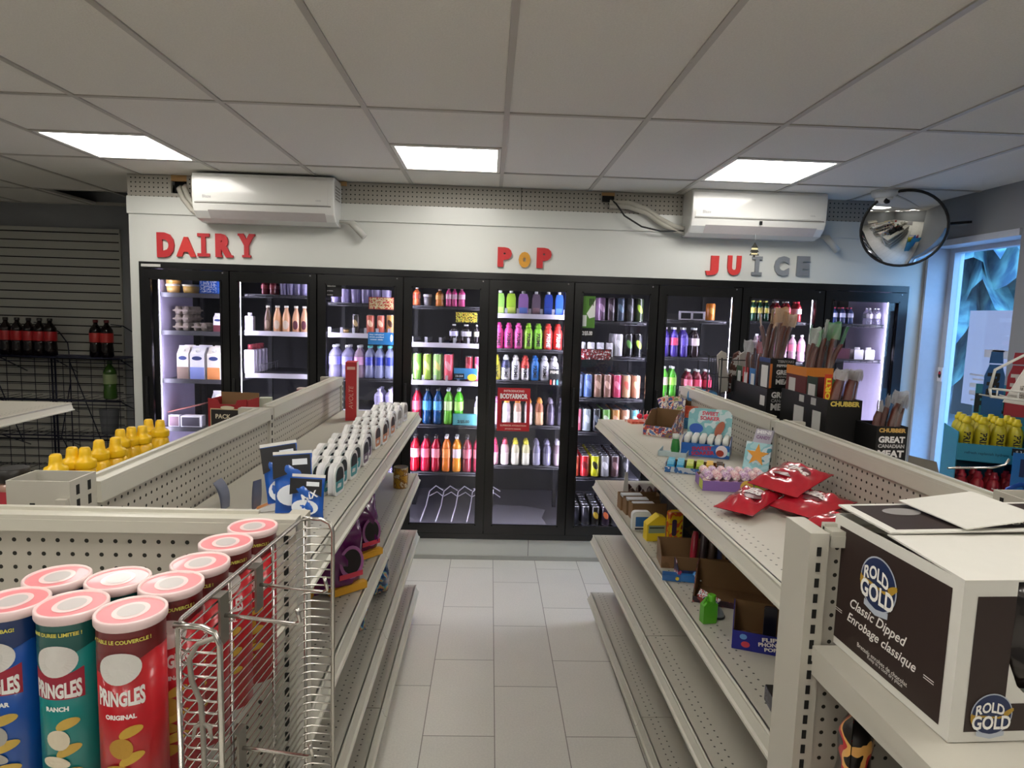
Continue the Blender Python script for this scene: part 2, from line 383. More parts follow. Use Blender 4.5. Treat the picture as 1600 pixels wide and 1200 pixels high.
# faded back of a poster on the pane
m_post = mat('poster_back', '#c9b3bc', .6, noise=.12, scale=6)
_n2 = m_post.node_tree.nodes; _tl = _n2.new('ShaderNodeBsdfTranslucent'); _tl.inputs[0].default_value = lin('#c49a94'); _mx = _n2.new('ShaderNodeMixShader'); _mx.inputs[0].default_value = .42
m_post.node_tree.links.new(_n2['Principled BSDF'].outputs[0], _mx.inputs[1]); m_post.node_tree.links.new(_tl.outputs[0], _mx.inputs[2]); m_post.node_tree.links.new(_mx.outputs[0], _n2['Material Output'].inputs[0])
po = MB(); a = wx-.0055
po.quad((a, 3.935, 1.27), (a, 4.395, 1.27), (a, 4.395, 1.905), (a, 3.935, 1.905), 0)
for z0, y0, y1, h in ((1.60, 4.02, 4.22, .05), (1.64, 4.05, 4.15, .015), (1.47, 4.10, 4.33, .012), (1.44, 4.12, 4.30, .012), (1.39, 4.10, 4.32, .03), (1.34, 4.15, 4.32, .03), (1.30, 4.2, 4.3, .012)):
    po.box(a-.0068, a-.0066, y0, y1, z0, z0+h, 1)
tag(po.build('window_poster', [m_post, paper('#cfd4de')]), 'faded backside of a poster stuck on the window pane', 'poster')
struct('trim_3', MB().box(XR-.012, XR+.2, WY0-.0, WY1, WZ1-.02, WZ1+.02), m_frame)
struct('trim_4', MB().box(XR-.004, XR+.17, WY1-.012, WY1+.008, WZ0, WZ1-.02), mat('reveal_paint', '#c2c6cf', .5))
# outside
m_ground = mat('outdoor_asphalt', '#6b7278', .9, noise=.2, scale=1)
struct('exterior_ground', MB().box(XR+.3, 40, -30, 50, -.25, -.15), m_ground)
m_leaf = mat('tree_needles', '#446670', .9, noise=.8, scale=2.0)
_ln = m_leaf.node_tree; _rm = _ln.nodes.new('ShaderNodeValToRGB'); _nn = [q for q in _ln.nodes if q.type == 'TEX_NOISE'][0]; _nn.inputs['Detail'].default_value = 8; _rm.color_ramp.elements[0].position = .38; _rm.color_ramp.elements[1].position = .64; _rm.color_ramp.elements[0].color = lin('#2a4a5c'); _rm.color_ramp.elements[1].color = lin('#7aa49c'); _ln.links.new(_nn.outputs[0], _rm.inputs[0]); _ln.links.new(_rm.outputs[0], _ln.nodes['Principled BSDF'].inputs['Base Color']); m_trunk = mat('tree_bark', '#4a4038', .9)
rnd = random.Random(5)
for i, (x, y, h) in enumerate([(10.6, 14.2, 10), (12.5, 22, 12), (16.2, 13.5, 8.6), (18.5, 20, 12), (20, 29, 14), (27, 27, 14)]):
    t = thing('tree', 'blurry dark evergreen seen through the window, %s from the wall' % ORD[i+1], 'tree', (x, y, -.15), group='evergreens outside the window')
    MB().lathe([(.2, 0), (.12, h*.5)], 8).build('trunk', m_trunk, t)
    mb = MB(); n = 14
    for k in range(n):
        z0 = h*(.12+.85*k/n); r = h*.26*(1-k/n)+.25
        mb.grid(lambda u, v, z0=z0, r=r, k=k: ((r*(1-v)*(1+.20*sin(7*2*pi*u+k)+.22*sin(17*2*pi*u+3*k)))*cos(2*pi*u), (r*(1-v)*(1+.20*sin(7*2*pi*u+k)+.22*sin(17*2*pi*u+3*k)))*sin(2*pi*u), z0+v*h*.17-.32*sin(13*2*pi*u+k)*(1-v)+.18*sin(31*2*pi*u)*(1-v)), 90, 4, smooth=False)
    mb.build('foliage', m_leaf, t)

# ------------------------------------------------------------------ convex mirror, camera, rod
t = thing('convex_mirror', 'round convex security mirror with black rim near the ceiling corner', 'mirror', (2.645, 4.22, 2.41), rot=(radians(110), 0, radians(-30)))
n = 40; R_ = .243
mb = MB(); mb.grid(lambda u, v: (R_*v*cos(2*pi*u), R_*v*sin(2*pi*u), .07*(1-v*v)), n, 12)
mb.build('mirror_dome', mat('mirror_silver', '#d9dcdc', .03, 1., noise=0), t)
mb = MB().tube([(R_*cos(2*pi*i/n), R_*sin(2*pi*i/n), 0) for i in range(n)], .009, 8, closed=True); mb.build('rim', mat('black_rubber', '#111111', .5), t)
MB().lathe([(R_-.005, -.012), (R_-.005, -.004)], n).build('back_plate', mat('black_rubber', '#111111', .5), t)
mb = MB().tube([(0, 0, -.012), (0, .06, -.16), (.06, .16, -.30)], .011, 8); mb.build('arm', mat('black_rubber', '#111111', .5), t)
t = thing('security_camera', 'small white two-lens security camera fixed under the ceiling', 'camera', (2.53, 4.25, CEIL))
MB().lathe([(.088, 0), (.085, -.03), (.07, -.05)][::-1], 24).build('base', mat('white_shell', '#d3d6d8', .35), t)
mb = MB().lathe([(.02, -.098), (.045, -.09), (.062, -.065), (.066, -.045)], 24); mb.build('housing', mat('white_shell', '#d3d6d8', .35), t)
mb = MB()
for dx in (-.024, .02): mb.lathe([(.015, 0), (.015, .02)], 14, 0, M=Matrix.Translation((dx, -.040, -.075)) @ Matrix.Rotation(radians(75), 4, 'X'))
mb.build('lens', mat('lens_black', '#070808', .08), t)
t = thing('ceiling_rod', 'black horizontal rod sticking out beside the mirror', 'rod', (0, 0, 0))
MB().tube([(2.86, 4.33, 2.45), (3.07, 4.19, 2.465)], [.012, .008], 8).build('rod', mat('black_rubber', '#111111', .5), t)
# ------------------------------------------------------------------ cooler wall
m_white = mat('white_cooler_panel', '#cfd1cc', .28, noise=.02, scale=3, spec=.5)
FX0, FX1, FZ0, FZ1 = -2.406, 2.972, .155, 2.068
D0, DP = -2.39, .5945
w = MB()
w.box(XL, FX0, COOL_Y, COOL_Y+.1, 0, 2.40); w.box(FX1, XR+.02, COOL_Y, COOL_Y+.1, 0, 2.40)
w.box(FX0, FX1, COOL_Y, COOL_Y+.1, FZ1, 2.40); w.box(FX0, FX1, COOL_Y, COOL_Y+.1, 0, FZ0)
w.box(XL-.006, XR, COOL_Y-.012, COOL_Y+.1, 2.388, 2.503)
w.box(XL, XL+.03, COOL_Y+.1, BACK_Y, 0, CEIL)
struct('wall_north', w, m_white)
pgm = holes('peg_strip_board', '#9c988f', 0, 2, .030, .030, .0048, rough=.6)
pw = MB()
for a, b in ((XL, -2.18), (-2.075, .19), (.194, 1.30), (1.30, XR)):
    pw.box(a, b, COOL_Y-.004, COOL_Y+.02, 2.503, CEIL-.004)
pw.box(-2.18, -2.075, COOL_Y-.004, COOL_Y+.02, 2.503, 2.53); pw.box(.188, .196, COOL_Y+.001, COOL_Y+.02, 2.503, CEIL, 1); pw.box(-2.02, -1.0, COOL_Y-.02, COOL_Y-.004, 2.618, CEIL-.004, 2); pw.box(1.34, 2.1, COOL_Y-.02, COOL_Y-.004, 2.625, CEIL-.004, 2)
pw.box(-2.18, -2.075, COOL_Y+.05, COOL_Y+.06, 2.50, CEIL, 1); pw.box(-2.18, -2.075, COOL_Y-.002, COOL_Y+.02, 2.612, CEIL, 2)
struct('trim_5', pw, [pgm, m_dark, mat('raw_plywood', '#b08a5a', .7)])
struct('baseboard_north', MB().box(FX0, FX1, COOL_Y-.01, COOL_Y, 0, .03), mat('grey_cove_base', '#a8a8a2', .5))
struct('trim_6', MB().box(.318, .322, COOL_Y-.001, COOL_Y, .03, FZ0), mat('seam_grey', '#77787a', .6))

m_blk = mat('black_door_frame', '#0c0c0d', .22, noise=0, spec=.6); m_blk2 = mat('black_inner', '#141416', .5, noise=0)
m_steel_d = mat('dark_shelf_wire', '#26262a', .45, .3)
m_lil = mat('cooler_liner_white', '#bdb4d2', .5)
cooler = thing('glass_door_cooler', 'long walk-in drinks cooler with nine black framed glass doors', 'cooler', (0, COOL_Y, 0))
def rel(mb, name, mats, label=None, parent=None):
    """build in world coordinates under the cooler"""
    par = parent or cooler
    o = mb.build(name, mats, par, label); o.matrix_parent_inverse = Matrix.Translation((0, -COOL_Y, 0)) if par is cooler else Matrix.Identity(4); return o
f = MB()
f.box(FX0, FX1, COOL_Y-.012, COOL_Y+.10, FZ1-.045, FZ1); f.box(FX0, FX1, COOL_Y-.012, COOL_Y+.10, FZ0, FZ0+.04)
f.box(FX0, D0+.012, COOL_Y-.012, COOL_Y+.10, FZ0+.04, FZ1-.045); f.box(D0+DP*9-.005, FX1, COOL_Y-.012, COOL_Y+.10, FZ0+.04, FZ1-.045)
for i in range(1, 9): f.box(D0+DP*i-.02, D0+DP*i+.02, COOL_Y+.02, COOL_Y+.10, FZ0+.04, FZ1-.045)
f.box(D0+.0, D0+.13, COOL_Y-.0135, COOL_Y-.012, FZ1-.034, FZ1-.016, 1)
rel(f, 'frame', [m_blk, paper('#c9c9c4')])
li = MB()
li.box(FX0+.03, FX0+.05, COOL_Y+.105, 5.30, .15, 2.3); li.box(FX1-.05, FX1-.03, COOL_Y+.105, 5.30, .15, 2.3)
li.box(FX0, FX1, COOL_Y+.105, 6.05, .14, .16, 1)
rel(li, 'side_liner', [m_lil, mat('cooler_floor', '#77747c', .6)])
bk = MB(); bk.box(FX0, FX1, 5.95, 6.0, .15, 2.3); bk.box(FX0, FX1, COOL_Y+.105, 6.0, 2.28, 2.3)
bk.box(FX0+.03, FX0+.04, 5.30, 5.95, .16, 2.28); bk.box(FX1-.04, FX1-.03, 5.30, 5.95, .16, 2.28)
rel(bk, 'dark_backdrop', mat('cooler_back_dark', '#2c2c30', .8))  # dark colour stands for the unlit walk-in room behind the shelves
m_led = mat('led_strip_white', '#ebe6ff', .5, noise=0, emit=LED_POWER*6)
g_pane = glass('cooler_glass', (.97, .98, .98), .0, .015)
for i in range(9):
    x0, x1 = D0+DP*i+.004, D0+DP*(i+1)-.004; z0, z1 = FZ0+.045, FZ1-.05
    d = MB(); fw, fr = .052, .062; Y0, Y1 = COOL_Y-.022, COOL_Y+.016
    d.box(x0, x0+fw, Y0, Y1, z0, z1); d.box(x1-fw, x1, Y0, Y1, z0, z1); d.box(x0+fw, x1-fw, Y0, Y1, z1-fr, z1); d.box(x0+fw, x1-fw, Y0, Y1, z0, z0+fr)
    # bevelled lip around the pane
    for (a, b, c, e) in ((x0+fw-.004, x0+fw+.008, z0+fr, z1-fr), (x1-fw-.008, x1-fw+.004, z0+fr, z1-fr)): d.box(a, b, Y0-.006, Y0+.01, c, e)
    d.box(x0+fw, x1-fw, Y0-.006, Y0+.01, z1-fr-.008, z1-fr+.004); d.box(x0+fw, x1-fw, Y0-.006, Y0+.01, z0+fr-.004, z0+fr+.008)
    dr = rel(d, 'door', m_blk)
    o = MB().box(x0+fw-.003, x1-fw+.003, COOL_Y-.006, COOL_Y-.001, z0+fr-.003, z1-fr+.003).build('pane', g_pane, dr)
    MB().tube([(x1-.04, Y0+.002, z1-.012), (x1-.04, Y0-.004, z1-.012)], .005, 8).build('hinge_pin', mat('hinge_steel', '#8c8c8c', .3, .8), dr)
    MB().box(x0+.012, x0+.026, Y0-.012, Y0, 1.0, 1.28).build('handle', m_blk2, dr)
for i in range(10):
    x = D0+DP*i + (.03 if i == 0 else -.03 if i == 9 else 0)
    h = MB().box(x-.022, x+.022, COOL_Y+.10, COOL_Y+.118, .22, 2.0); rel(h, 'mullion', m_blk2)
    h = MB()
    if i > 0: h.quad((x-.024, COOL_Y+.118, .26), (x-.014, COOL_Y+.130, .26), (x-.014, COOL_Y+.130, 1.97), (x-.024, COOL_Y+.118, 1.97))
    if i < 9: h.quad((x+.014, COOL_Y+.130, .26), (x+.024, COOL_Y+.118, .26), (x+.024, COOL_Y+.118, 1.97), (x+.014, COOL_Y+.130, 1.97))
    rel(h, 'led_strip', m_led)

# ------------------------------------------------------------------ drink shapes (each faces the shop, standing on z = 0)
PX = .00477
def p_can(c1, c2, w, h, **k):
    r = w/2; mb = MB()
    mb.lathe([(r*.72, 0), (r*.92, h*.02), (r, h*.05), (r, h*.90), (r*.86, h*.96), (r*.84, h*.99), (r*.78, h*.985), (r*.2, h*.98)], 18, mis=[2, 2, 0, 0, 2, 2, 2])
    fn = cyl_fn(r+.0006, 0); blob(mb, fn, 0, h*.55, r*.55, h*.2, 1, 14, rot=.5)
    return [('can', mb, [plastic(c1), plastic(c2), mat('can_alu', '#c8c8cc', .22, .9, noise=0)])]
def p_bottle(c1, c2, w, h, cap='#e8e8e8', glassy=False, neck=.16, **k):
    r = w/2; mb = MB(); hb = h*(1-.07)
    mb.lathe([(r*.8, 0), (r, h*.03), (r*.97, h*.22), (r*.90, h*.34), (r*.99, h*.40)], 18, 0)
    mb.lathe([(r*.99, h*.40), (r, h*.41), (r, h*.64), (r*.99, h*.65)], 18, 1, caps=False)
    mb.lathe([(r*.99, h*.65), (r*.92, h*.73), (r*.62, h*.82), (r*.34, h*.875), (r*.32, hb)], 18, 0)
    cp = MB().lathe([(r*.38, h*.925), (r*.40, h*.93), (r*.40, h*.99), (r*.34, h)], 14)
    m = clearp(c1, .30) if glassy else plastic(c1, .15)
    return [('bottle', mb, [m, plastic(c2)]), ('cap', cp, [plastic(cap)])]
def p_sport(c1, c2, w, h, word='PRIME', tc='#15171c', **k):
    r = w/2; mb = MB()
    mb.lathe([(r*.8, 0), (r*.98, h*.03), (r, h*.12), (r*.93, h*.2), (r, h*.28), (r*.93, h*.38), (r, h*.5), (r, h*.62), (r*.88, h*.72), (r*.58, h*.80), (r*.52, h*.82)], 18, 0, mis=[1 if k.get('two') and j < 6 else 0 for j in range(10)])
    cp = MB().lathe([(r*.60, h*.82), (r*.66, h*.83), (r*.66, h*.90), (r*.46, h*.93), (r*.42, h*.99), (r*.3, h)], 16)
    parts = [('bottle', mb, [plastic(c1), plastic(c2)]), ('cap', cp, [plastic(k.get('cap', c1))])]
    if word:
        t = MB(); text(t, word, cyl_fn(r+.0012, h*.36), width=h*.52, rot=pi/2 if k.get('up') else -pi/2, bold=.03); parts.append(('lettering', t, [paper(tc)]))
    return parts
def p_carton(c1, c2, w, h, cap='#f0f0f0', **k):
    a = w/2; mb = MB(); mb.box(-a, a, -a, a, 0, h*.74, 0); mb.box(-a-.0006, a+.0006, -a-.0008, -a, 0, h*.36, 1)
    mb.add([(-a, -a, h*.74), (a, -a, h*.74), (a, a, h*.74), (-a, a, h*.74), (-a, 0, h*.92), (a, 0, h*.92), (-a, 0, h*.98), (a, 0, h*.98)],
           [(0, 1, 5, 4), (2, 3, 4, 5), (1, 2, 5), (3, 0, 4), (4, 5, 7, 6)], 0)
    blob(mb, plane_fn((0, -a-.0012, h*.62), (1, 0, 0), (0, 0, 1)), 0, 0, w*.36, h*.06, 2)
    cp = MB().lathe([(w*.16, 0), (w*.16, h*.07)], 12, M=Matrix.Translation((0, -a*.55, h*.83)) @ Matrix.Rotation(radians(35), 4, 'X'))
    return [('carton', mb, [paper(c1), paper(c2), paper('#2b3c7a')]), ('cap', cp, [plastic(cap)])]
def p_tetra(c1, c2, w, h, cap='#f4f4f4', **k):
    a = w/2; mb = MB(); mb.prism([(-a, 0), (a, 0), (a*1.0, h*.70), (a*.72, h*.88), (-a*.72, h*.88), (-a, h*.70)], -a*.7, a*.7, 0)
    mb.box(-a*.8, a*.8, -a*.71-.0005, -a*.7, h*.06, h*.3, 1)
    cp = MB().lathe([(w*.2, h*.88), (w*.2, h*.98), (w*.15, h)], 12)
    return [('carton', mb, [plastic(c1), plastic(c2)]), ('cap', cp, [plastic(cap)])]
def p_tub(c1, c2, w, h, **k):
    r = w/2; mb = MB(); mb.lathe([(r*.8, 0), (r*.93, h*.8)], 20, 0, sy=.8); ld = MB().lathe([(r, h*.78), (r, h*.95), (r*.92, h)], 20, sy=.8)
    return [('tub', mb, [plastic(c1)]), ('lid', ld, [plastic(c2)])]
def p_box(c1, c2, w, h, d=None, **k):
    d = d or w*.6; mb = MB().box(-w/2, w/2, 0, d, 0, h, 0).box(-w*.44, w*.44, -.0008, 0, h*.1, h*.9, 1)
    return [('box', mb, [paper(c1), c2 if not isinstance(c2, str) else paper(c2)])]
def p_coffee(c1, c2, w, h, **k):
    r = w/2; mb = MB().lathe([(r*.85, 0), (r, h*.04), (r, h*.5), (r*.8, h*.66), (r*.45, h*.84), (r*.42, h*.92)], 18)
    blob(mb, cyl_fn(r+.0006, 0), 0, h*.28, r*.7, h*.17, 1); cp = MB().lathe([(r*.5, h*.92), (r*.5, h)], 14)
    return [('bottle', mb, [plastic(c1, .12), paper(c2)]), ('cap', cp, [plastic(k.get('cap', '#e6ded2'))])]
def p_jug(c1, c2, w, h, **k):
    a = w/2; mb = MB(); mb.prism(rrect(w, h*.82, w*.12), -a*.8, a*.8, 0, smooth=True)
    cp = MB().lathe([(w*.26, h*.82), (w*.26, h)], 12)
    return [('container', mb, [plastic(c1)]), ('cap', cp, [plastic(c2)])]
def p_cup(c1, c2, w, h, **k):
    r = w/2; mb = MB().lathe([(r*.8, 0), (r, h)], 16, caps=False).lathe([(r*.8, 0), (r*.8, .003)], 16)
    return [('cup', mb, [clearp(c1, .35)])]
KINDS = dict(can=p_can, bottle=p_bottle, sport=p_sport, carton=p_carton, tetra=p_tetra, tub=p_tub, box=p_box, coffee=p_coffee, jug=p_jug, cup=p_cup)
NAME = dict(can='drink_can', bottle='drink_bottle', sport='sports_drink_bottle', carton='milk_carton', tetra='juice_carton', tub='food_tub', box='packaged_box', coffee='coffee_bottle', jug='plastic_container', cup='clear_cup')
CAT = dict(can='can', bottle='bottle', sport='bottle', carton='carton', tetra='carton', tub='tub', box='box', coffee='bottle', jug='container', cup='cup')
PROTO = {}
def put(kind, c1, c2, w, h, loc, label, group=None, rz=0., name=None, cat=None, **k):
    key = (kind, str(c1), str(c2), round(w, 4), round(h, 4), tuple(sorted((a, str(b)) for a, b in k.items())))
    if key not in PROTO:
        PROTO[key] = [(pn, mb.mesh(pn, mats)) for pn, mb, mats in KINDS[kind](c1, c2, w, h, **k)]
    t = thing(name or NAME[kind], label, cat or CAT[kind], loc, rz, group)
    for pn, me in PROTO[key]:
        o = bpy.data.objects.new(pn, me); COL.objects.link(o); o.parent = t
    return t

m_rail = mat('white_price_rail', '#c8c4d2', .4, noise=0); m_tray = mat('grey_glide_tray', '#45444b', .5)
m_clear = glass('clear_divider', (.95, .95, .98), .35, .05, (.8, .8, .9))
FY = 4.80
FRONTS = {}
def cooler_shelf(d, si, px0, px1, py, style='b', tabs=0):
    """one shelf of door bay d; returns its height"""
    z = onY((px0+px1)/2, py, FY).z
    x0, x1 = D0+DP*(d-1)+.03, D0+DP*d-.03
    mb = MB(); mb.box(x0, x1, FY, FY+.60, z-.014, z-.004, 1)
    if style == 'w': mb.box(x0, x1, FY-.012, FY-.002, z-.028, z+.006, 2)
    elif style == 'g': mb.box(x0, x1, FY-.012, FY-.002, z-.028, z+.004, 1)
    else:
        mb.tube([(x0, FY-.006, z+.000), (x1, FY-.006, z+.000)], .003, 6, 0); mb.tube([(x0, FY-.006, z-.02), (x1, FY-.006, z-.02)], .003, 6, 0)
        for q in range(12): mb.tube([(x0+(x1-x0)*(q+.5)/12, FY-.006, z-.02), (x0+(x1-x0)*(q+.5)/12, FY-.006, z)], .002, 5, 0)
    for q in range(tabs+1 if tabs else 0):
        xx = x0+.01+(x1-x0-.02)*q/tabs; mb.box(xx-.010, xx+.010, FY-.004, FY+.0, z, z+.045, 3); mb.box(xx-.001, xx+.001, FY, FY+.5, z, z+.03, 3)
    mb.box(x0, x0+.015, FY+.56, FY+.6, z-.02, z+.02, 0)
    rel(mb, 'shelf', [m_steel_d, m_tray, m_rail, m_clear]); return z
# posts that carry the shelves
for i in range(10):
    x = D0+DP*i+(.05 if i == 0 else -.06 if i == 9 else .0)
    rel(MB().box(x-.015, x+.015, FY+.62, FY+.65, .16, 2.2), 'shelf_post', m_steel_d)
def atpx(px, Y, z):
    py = 600.
    for _ in range(6):
        a = onY(px, py, Y).z; b = onY(px, py+1, Y).z; py += (z-a)/(b-a)
    return onY(px, py, Y).x
def row(d, si, z, items, rows=1, group=None):
    """items: (px centre, kind, c1, c2, px wide, px high, words, extra)"""
    for i, it in enumerate(items):
        cx, kind, c1, c2, w, h, desc = it[:7]; k = it[7] if len(it) > 7 else {}
        w *= PX; h *= PX; y0 = FY+.008+w/2
        if kind == 'box': y0 = FY+.008
        x = atpx(cx, y0, z)
        n = k.pop('rows', rows) if isinstance(k, dict) else rows
        for r in range(n):
            lab = '%s, %s along %s shelf, %s door from dairy end' % (desc, ORD[i+1], ORD[si], ORD[d]) + ('' if r == 0 else ', %s row' % ORD[r+1])
            put(kind, c1, c2, w, h, (x, y0+r*(w*1.06), z), lab, group or 'drinks on %s shelf of %s cooler door' % (ORD[si], ORD[d]), **k)
# ------------------------------------------------------------------ what stands behind the nine doors
W_, L_ = '#f1eef6', '#b9b1dc'
# door 1 : dairy
z = cooler_shelf(1, 1, 258, 348, 459, 'g')
row(1, 1, z, [(271, 'tub', '#d9b06a', '#e8e4dc', 22, 14, 'lower food tub'), (299, 'tub', '#e9b95e', '#f4e7c9', 26, 14, 'yellow food tub'),
              (326, 'box', '#2a5fc4', printed('blue_cloud_print', ['#1f55b8', '#2f6fd6', '#dfe6f5', '#2a5fc4'], 60), 27, 27, 'blue patterned box'), (344, 'box', '#2a5fc4', '#3f7be0', 8, 11, 'narrow blue box')])
p = onY(271, 459, FY+.05)
put('tub', '#c79a4e', '#dedad2', 26*PX, 13*PX, (p.x, FY+.06, z+14*PX), 'food tub stacked on the lower tub in the first cooler door', 'tubs in the first cooler door')
z = cooler_shelf(1, 2, 258, 348, 518, 'g')
m_egg = mat('egg_carton_pulp', '#8f8377', .9, bump=.5)
def egg(loc, label, w=.11):
    mb = MB(); n = 4; d = .26
    for q in range(n):
        for r in range(2): mb.lathe([(w*.18, 0), (w*.24, .02), (w*.24, .035), (w*.16, .058)], 8, 0, c=(-w*.25+w*.5*r, d*(q+.5)/n, 0))
    mb.box(-w/2, w/2, 0, d, .022, .034)
    t = thing('egg_carton', label, 'egg carton', loc, 0, 'egg cartons in the first cooler door'); mb.build('pulp_tray', m_egg, t)
p = onY(292, 515, FY+.2)
for q, nm in enumerate(('bottom', 'middle', 'top')): egg((p.x, FY+.10, z+q*.060), 'grey pulp egg carton, %s of the stack of three' % nm)
egg((p.x+.125, FY+.12, z), 'single grey egg carton beside the stack of three')
row(1, 2, z, [(343, 'carton', '#efeaf2', '#6d2f3d', 13, 29, 'white milk carton')])
z = cooler_shelf(1, 3, 258, 348, 593, 'g')
row(1, 3, z, [(290, 'carton', '#efe8e4', '#8a7468', 17, 52, 'brown printed milk carton'), (313, 'carton', '#f2f0fb', '#8d9be0', 21, 52, 'blue printed milk carton'), (338, 'carton', '#f6efe9', '#ef9a5e', 19, 52, 'orange printed milk carton')], rows=2)
z = cooler_shelf(1, 4, 258, 348, 668, 'g')
row(1, 4, z, [(272, 'box', '#c9c4cf', '#6d5560', 16, 18, 'small dairy pack'), (298, 'box', '#e6e4ea', '#4c4856', 30, 17, 'flat dairy pack'), (343, 'carton', '#f2f0f8', '#e6e2f2', 17, 58, 'white milk carton')])
mb = MB(); q = thing('open_lid_tray', 'thin tilted tray resting on the packs behind the first cooler door', 'tray', (onY(290, 630, FY+.1).x, FY+.10, z+.125), rot=(0, radians(-14), 0))
MB().box(-.14, .14, -.05, .12, 0, .006).build('sheet', paper('#a5655c'), q)
# door 2
z = cooler_shelf(2, 1, 385, 485, 461, 'b')
row(2, 1, z, [(414, 'bottle', '#6d1f2c', '#8e2b3a', 11, 22, 'dark red small bottle'), (427, 'bottle', '#6d1f2c', '#8e2b3a', 11, 22, 'dark red small bottle')] +
    [(443+i*11, 'cup', L_, W_, 10, 20, 'clear plastic cup') for i in range(4)], rows=2)
z = cooler_shelf(2, 2, 385, 485, 519, 'w')
row(2, 2, z, [(391, 'jug', '#d8d2e6', '#e9e6ef', 12, 28, 'white plastic jug'), (419, 'coffee', '#6b5446', '#8a7260', 11, 40, 'dark coffee bottle'), (434, 'coffee', '#d9a57c', '#cdb9a6', 13, 40, 'tan coffee bottle'),
              (448, 'coffee', '#d9a57c', '#cdb9a6', 13, 40, 'tan coffee bottle'), (463, 'coffee', '#cf9a76', '#5b2230', 12, 40, 'brown spotted coffee bottle'), (476, 'coffee', '#cf9a76', '#5b2230', 12, 40, 'brown spotted coffee bottle')])
z = cooler_shelf(2, 3, 385, 485, 585, 'w', 0)
row(2, 3, z, [(392, 'jug', '#cfc6da', '#8d2f3a', 15, 44, 'white jug with red cap')], rows=4)
mb = MB()
for q in range(9): mb.tube([(onY(402, 580, FY).x, FY+.05+q*.05, z), (onY(402, 580, FY).x, FY+.05+q*.05, z+.06)], .002, 5)
mb.tube([(onY(402, 580, FY).x, FY+.03, z+.06), (onY(402, 580, FY).x, FY+.47, z+.06)], .003, 6); rel(mb, 'shelf_divider', m_clear)
z = cooler_shelf(2, 4, 385, 485, 650, 'b')
# door 3
z = cooler_shelf(3, 1, 512, 615, 474, 'b')
row(3, 1, z, [(523+i*16, 'cup', '#cfc6ee', W_, 13, 21, 'clear lilac cup') for i in range(6)], rows=2)
z = cooler_shelf(3, 2, 512, 615, 522, 'w', 6)
row(3, 2, z, [(541, 'tub', '#c9a06a', '#3a2c22', 10, 8, 'small tan lidded tub'), (556, 'can', '#2b2320', '#b79b74', 12, 30, 'dark coffee can'), (579, 'can', '#c2604a', '#f0c7a8', 13, 30, 'copper coffee can'), (595, 'can', '#c2604a', '#f0c7a8', 12, 30, 'copper coffee can'), (610, 'can', '#b98242', '#4a2a1a', 13, 31, 'gold coffee can')])
z = cooler_shelf(3, 3, 512, 615, 591, 'b')
row(3, 3, z, [(523, 'bottle', '#cfcbee', '#9d9ade', 18, 50, 'large water bottle', dict(glassy=True)), (543, 'bottle', '#cfcbee', '#9d9ade', 18, 50, 'large water bottle', dict(glassy=True)), (561, 'bottle', '#e2c6de', '#d7a0cc', 16, 50, 'pink labelled water bottle', dict(glassy=True)),
              (577, 'bottle', '#c6cdf0', '#3f47a8', 14, 50, 'water bottle with teal cap', dict(glassy=True, cap='#5fc4bd')), (592, 'bottle', '#c6cdf0', '#2f3f9c', 14, 50, 'water bottle with teal cap', dict(glassy=True, cap='#5fc4bd')), (608, 'bottle', '#c6cdf0', '#2f3f9c', 14, 50, 'water bottle with teal cap', dict(glassy=True, cap='#5fc4bd'))], rows=2)
z = cooler_shelf(3, 4, 512, 615, 641, 'w')
row(3, 4, z, [(592, 'bottle', '#c3bce4', '#b3abdc', 15, 33, 'squat lilac water bottle', dict(cap='#cfc9ec')), (609, 'bottle', '#c3bce4', '#b3abdc', 15, 33, 'squat lilac water bottle', dict(cap='#cfc9ec'))], rows=3)
z = cooler_shelf(3, 5, 512, 615, 745, 'b')
row(3, 5, z, [(594+i*13, 'bottle', '#c3bce4', '#8f8ad0', 12, 44, 'clear water bottle', dict(glassy=True)) for i in range(2)], rows=2)
# door 4
z = cooler_shelf(4, 1, 642, 750, 479, 'b')
row(4, 1, z, [(651, 'bottle', '#c9603a', '#b94f38', 12, 28, 'orange small bottle'), (668, 'tub', '#8e8c90', '#a8a6aa', 13, 18, 'grey drink pouch'), (687, 'bottle', '#e0863a', '#e8a24c', 13, 26, 'amber small bottle'),
              (701, 'bottle', '#e8569a', '#f4b9d6', 10, 29, 'pink small bottle'), (710, 'bottle', '#e8569a', '#f4b9d6', 9, 29, 'pink small bottle'), (721, 'bottle', '#e8569a', '#f4b9d6', 11, 29, 'pink small bottle')])
z = cooler_shelf(4, 2, 642, 750, 537, 'w', 5)
row(4, 2, z, [(709, 'bottle', '#1c1519', '#cfcbf0', 14, 30, 'dark bottle with pale label'), (728, 'bottle', '#1c1519', '#cfcbd8', 17, 30, 'dark bottle with grey label'), (744, 'bottle', '#1c1519', '#e6e2c8', 8, 30, 'dark bottle with cream label')])
z = cooler_shelf(4, 3, 642, 750, 596, 'w', 6)
row(4, 3, z, [(651, 'can', '#8fcf62', '#d9ef9a', 12, 43, 'tall green iced tea can'), (667, 'can', '#b6d95a', '#eef0a0', 12, 43, 'tall lime iced tea can'), (683, 'can', '#a5d77c', '#f1e58c', 13, 43, 'tall pale green can'),
              (700, 'can', '#ef5f74', '#f5a8b4', 14, 43, 'tall pink iced tea can'), (732, 'can', '#8e2030', '#c94c5c', 11, 40, 'dark red tall can'), (745, 'can', '#e24c78', '#f4a5bd', 9, 40, 'narrow pink tall can')], rows=3)
z = cooler_shelf(4, 4, 642, 750, 664, 'b')
